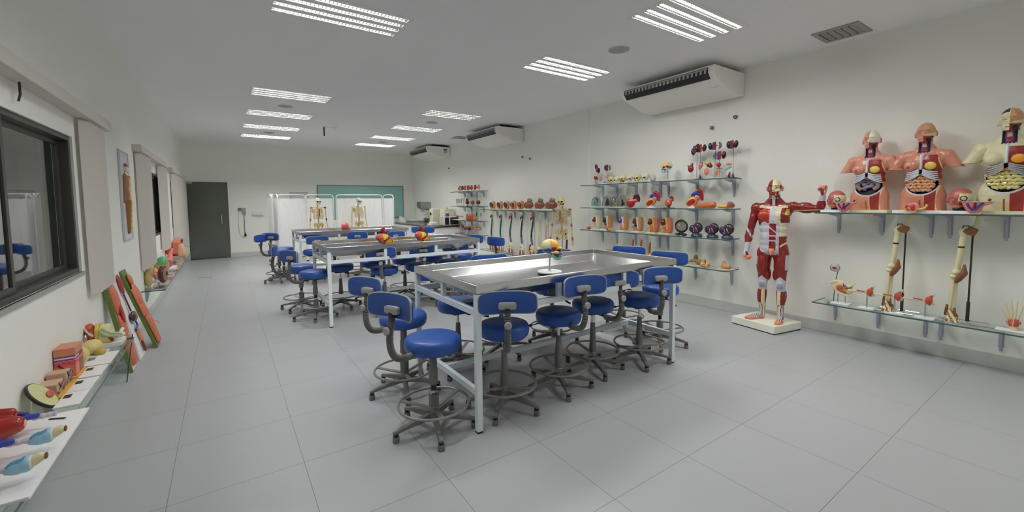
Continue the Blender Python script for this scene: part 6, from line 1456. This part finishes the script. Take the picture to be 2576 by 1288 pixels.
lean('digestive_relief_board', 'white relief board with dark red liver and gullet, leaning behind the green one', 5.66, .28, .93, -.78, mat('board_white', (172, 172, 172), .5, k=2.1), None,
     [('throat', MB().ell((.09, -.03, .80), (.035, .03, .11)), mat('throat_red', (150, 56, 56), .4, noise=.2, scale=70, coat=.2)), ('gullet', MB().tube([(.11, -.02, .70), (.14, -.025, .58), (.15, -.03, .50)], .012, 8), DRED), ('liver', MB().ell((.14, -.045, .44), (.10, .045, .055)), mat('liver_dark', (58, 18, 24), .25, coat=.4)),
      ('gut_loop', MB().tube([(.2, -.03, .38), (.23, -.03, .33), (.16, -.03, .31), (.10, -.03, .30)], .014, 8), BLUEV), ('bowel', MB().cap((.18, -.03, .28), (.2, -.03, .18), .035, .03), TAN), ('rectum', MB().cap((.19, -.03, .14), (.21, -.03, .05), .02, .02), RED)])
lean('body_relief_board', 'tall green-backed relief board of a full orange body leaning on the wall', 6.05, .27, .92, -.69, GRB, GRB,
     [('body_relief', MB().ell((.14, -.03, .80), (.05, .04, .07)).ell((.14, -.03, .62), (.1, .05, .14)).ell((.14, -.03, .42), (.085, .045, .14)), ORB), ('leg_relief', MB().cap((.10, -.02, .34), (.10, -.02, .06), .05, .035).cap((.18, -.02, .34), (.18, -.02, .06), .05, .035), ORB), ('arm_relief', MB().cap((.04, -.02, .68), (.03, -.02, .40), .03, .022).cap((.24, -.02, .68), (.245, -.02, .40), .03, .022), ORB),
      ('branch', MB().tube([(.14, -.07, .30), (.15, -.11, .26), (.13, -.13, .27)], .006, 6).tube([(.15, -.11, .26), (.16, -.13, .24)], .005, 6), PINK)])
s = thing('glass_offcut', 'clear glass triangle leaning on the end of the window shelf', 'glass pane', (-.80, 5.02, .002), 0)
obj('pane', MB().prism([(-.15, .0), (.0, .0), (.06, .43), (-.15, .43)], 0, .008), GLASS, s); obj('pane_edge', MB().beam((.0, .004, .0), (.06, .004, .43), .008, .008), GLASSE, s)

# ------------------------------------------------------------------ models on the shelf near the door
s = thing('pelvis_half_model', 'beige hip section with brown stripes on the shelf near the glass door', 'pelvis model', (-.90, 7.72, GZ), LW)
blob('hip_half', MB().ell((0, .03, .12), (.09, .045, .13)).ell((-.02, 0, .22), (.06, .05, .07)), .007, [mat('hip_beige', (184, 156, 104), .45), BROWN, RED], lambda x, y, z, n: wh((x < 9, 0), (np.abs(np.sin(x * 45 + z * 10)) < .2, 1), (((x - .03) ** 2 + (z - .1) ** 2) < .0008, 2)), s, smooth=3)
s = thing('kidney_section_model', 'large dark sectioned kidney model standing at the shelf edge', 'kidney model', (-.79, 7.93, GZ), R(60))
blob('kidney', MB().ell((0, 0, .13), (.085, .05, .13)), .006, [mat('kidney_plum', (86, 36, 42), .35, coat=.3), mat('kidney_inside', (140, 112, 84), .45), INK], lambda x, y, z, n: wh((x < 9, 0), ((x / .055) ** 2 + ((z - .13) / .095) ** 2 < 1, 1), ((np.abs(x - .01) < .02) & (np.abs(z - .14) < .03), 2), (n[:, 1] > -.1, 0)), s, smooth=3)
s = thing('pink_node_model', 'pink knobbly organ between the beige hip and the green head', 'organ model', (-.90, 8.12, GZ), LW)
g = MB(); rnd = random.Random(2)
for i in range(14): g.ell((rnd.uniform(-.09, .09), rnd.uniform(-.02, .02), .12 + rnd.uniform(-.05, .08)), .032, nu=10, nv=7)
blob('organ_body', g, .007, [PINK], None, s, smooth=2); obj('post', MB().lathe([(.06, 0), (.06, .01), (.01, .02), (.01, .1)], 12), WHITE, s)
s = thing('green_head_model', 'rounded head section with green top on the shelf near the door', 'head model', (-.87, 8.72, GZ), LW)
blob('head', MB().ell((0, 0, .17), (.12, .09, .15)), .008, [mat('head_tan', (176, 136, 82), .45), mat('head_green', (78, 150, 100), .4), BONEW], lambda x, y, z, n: wh((x < 9, 0), ((z > .2) & (x < .06), 1), ((np.abs(np.sin(z * 50 + x * 20)) < .15) & (x > .03), 2)), s, smooth=3)
s = thing('pink_tube_model', 'long pink tube-shaped organ slanting up behind the green head', 'organ model', (-.86, 9.75, GZ), LW)
obj('tube_body', MB().tube([(-.35, 0, .12), (-.1, 0, .16), (.15, 0, .26), (.5, 0, .30)], [.07, .05, .03, .02], 12), mat('tube_pink', (204, 96, 96), .35, coat=.2), s); obj('foot', MB().box(-.3, -.08, 0, .2, .08, .02), WHITEBOARD, s); obj('post', MB().tube([(-.2, 0, .02), (-.2, 0, .12)], .012, 8).tube([(.1, 0, .02), (.1, 0, .22)], .01, 8), STEEL, s)
s = thing('small_head_model', 'small red and yellow head behind the pink tube', 'head model', (-.92, 10.3, GZ), LW)
obj('head', MB().ell((0, 0, .26), (.1, .05, .08)), MUSCLEO, s); obj('face_section', MB().ell((.02, -.035, .28), (.05, .025, .04)), YEL, s); obj('post', MB().lathe([(.07, 0), (.07, .01), (.012, .03), (.012, .2)], 12), STEEL, s)
s = thing('torso_block_model', 'big rust-coloured torso block by the glass door', 'torso model', (-.90, 11.6, GZ), LW)
obj('block', MB().prism([(-.3, .10), (-.27, .36), (.2, .40), (.34, .34), (.34, .06), (.1, .04)], -.09, .05), mat('block_rust', (178, 100, 76), .45, noise=.12, scale=20), s, bevel=.02); obj('dark_patch', MB().box(-.15, -.1, .33, .25, -.088, .38), DRED, s); obj('foot', MB().box(-.2, -.07, 0, .25, .06, .06), BONEW, s)
s = thing('leg_block_model', 'beige thigh block standing at the shelf end by the glass door', 'leg model', (-.79, 11.3, GZ), LW)
obj('block', MB().cap((0, 0, .09), (.05, .02, .26), .075, .06), mat('thigh_beige', (190, 140, 108), .45), s)
tag(obj('white_card', MB().box(-.006, -.32, 0, .006, .32, .36), WHITEBOARD, loc=(-.945, 9.2, GZ), bevel=.001), 'large white card standing on the shelf under the middle window', 'card')
for i, y in enumerate((7.5, 8.3, 9.2)):
    tag(obj('glass_block', MB().box(-.05, -.09, 0, .05, .09, .018), glass_mat('clear_resin', (.9, .92, .91, 1), 1.4), loc=(-.78, y, GZ)), ('clear resin slab at the near end of the door-side shelf', 'clear resin slab before the pink knobbly organ', 'clear resin slab before the white card')[i], 'slab', 'clear resin slabs')
# framed body relief on the wall
s = thing('body_poster', 'tall framed muscle figure relief hanging between the big and middle windows', 'poster', (XL + .002, 6.42, 1.19), LW)
obj('panel', MB().box(.004, -.012, .004, .516, -.001, 1.036), mat('poster_clear', (160, 162, 166), .3, k=2.1), s)
fr = MB().box(0, -.02, 0, .012, 0, 1.04).box(.508, -.02, 0, .52, 0, 1.04).box(.012, -.02, 0, .508, 0, .012).box(.012, -.02, 1.028, .508, 0, 1.04)
obj('frame', fr, mat('poster_frame', (150, 152, 154), .4, k=2.0), s)
g = MB().ell((.28, -.02, .84), (.05, .03, .065)).ell((.28, -.02, .68), (.11, .03, .13)).ell((.28, -.02, .53), (.085, .028, .10)).cap((.16, -.016, .74), (.11, -.016, .45), .028, .018).cap((.40, -.016, .74), (.45, -.016, .45), .028, .018).cap((.24, -.018, .46), (.24, -.018, .09), .045, .022).cap((.33, -.018, .46), (.33, -.018, .09), .045, .022).cap((.28, -.018, .75), (.28, -.018, .8), .035, .03)
blob('figure', g, .006, [mat('figure_rust', (136, 92, 58), .45), mat('figure_yellow', (206, 186, 110), .45), BONEW, BRED], lambda x, y, z, n: wh((x < 9, 0), ((x > .27) & (z < .74), 1), ((z > .76) & (x > .22), 2), (z > .86, 3), (np.abs(np.sin(z * 45 + x * 20)) < .12, 0)), s, smooth=2)
# ------------------------------------------------------------------ world and render look
w = bpy.data.worlds.new('world'); SC.world = w; w.use_nodes = True
w.node_tree.nodes['Background'].inputs[0].default_value = (.6, .65, .7, 1); w.node_tree.nodes['Background'].inputs[1].default_value = .3
SC.view_settings.view_transform = 'Standard'; SC.view_settings.look = 'None'; SC.view_settings.gamma = 1; SC.view_settings.exposure = 0.0
SC.view_settings.use_curve_mapping = False
SC.cycles.max_bounces = 10; SC.cycles.diffuse_bounces = 8; SC.cycles.glossy_bounces = 4; SC.cycles.transparent_max_bounces = 16; SC.cycles.transmission_bounces = 4
SC.cycles.caustics_reflective = False; SC.cycles.caustics_refractive = False; SC.cycles.sample_clamp_indirect = 6
SC.cycles.use_denoising = True
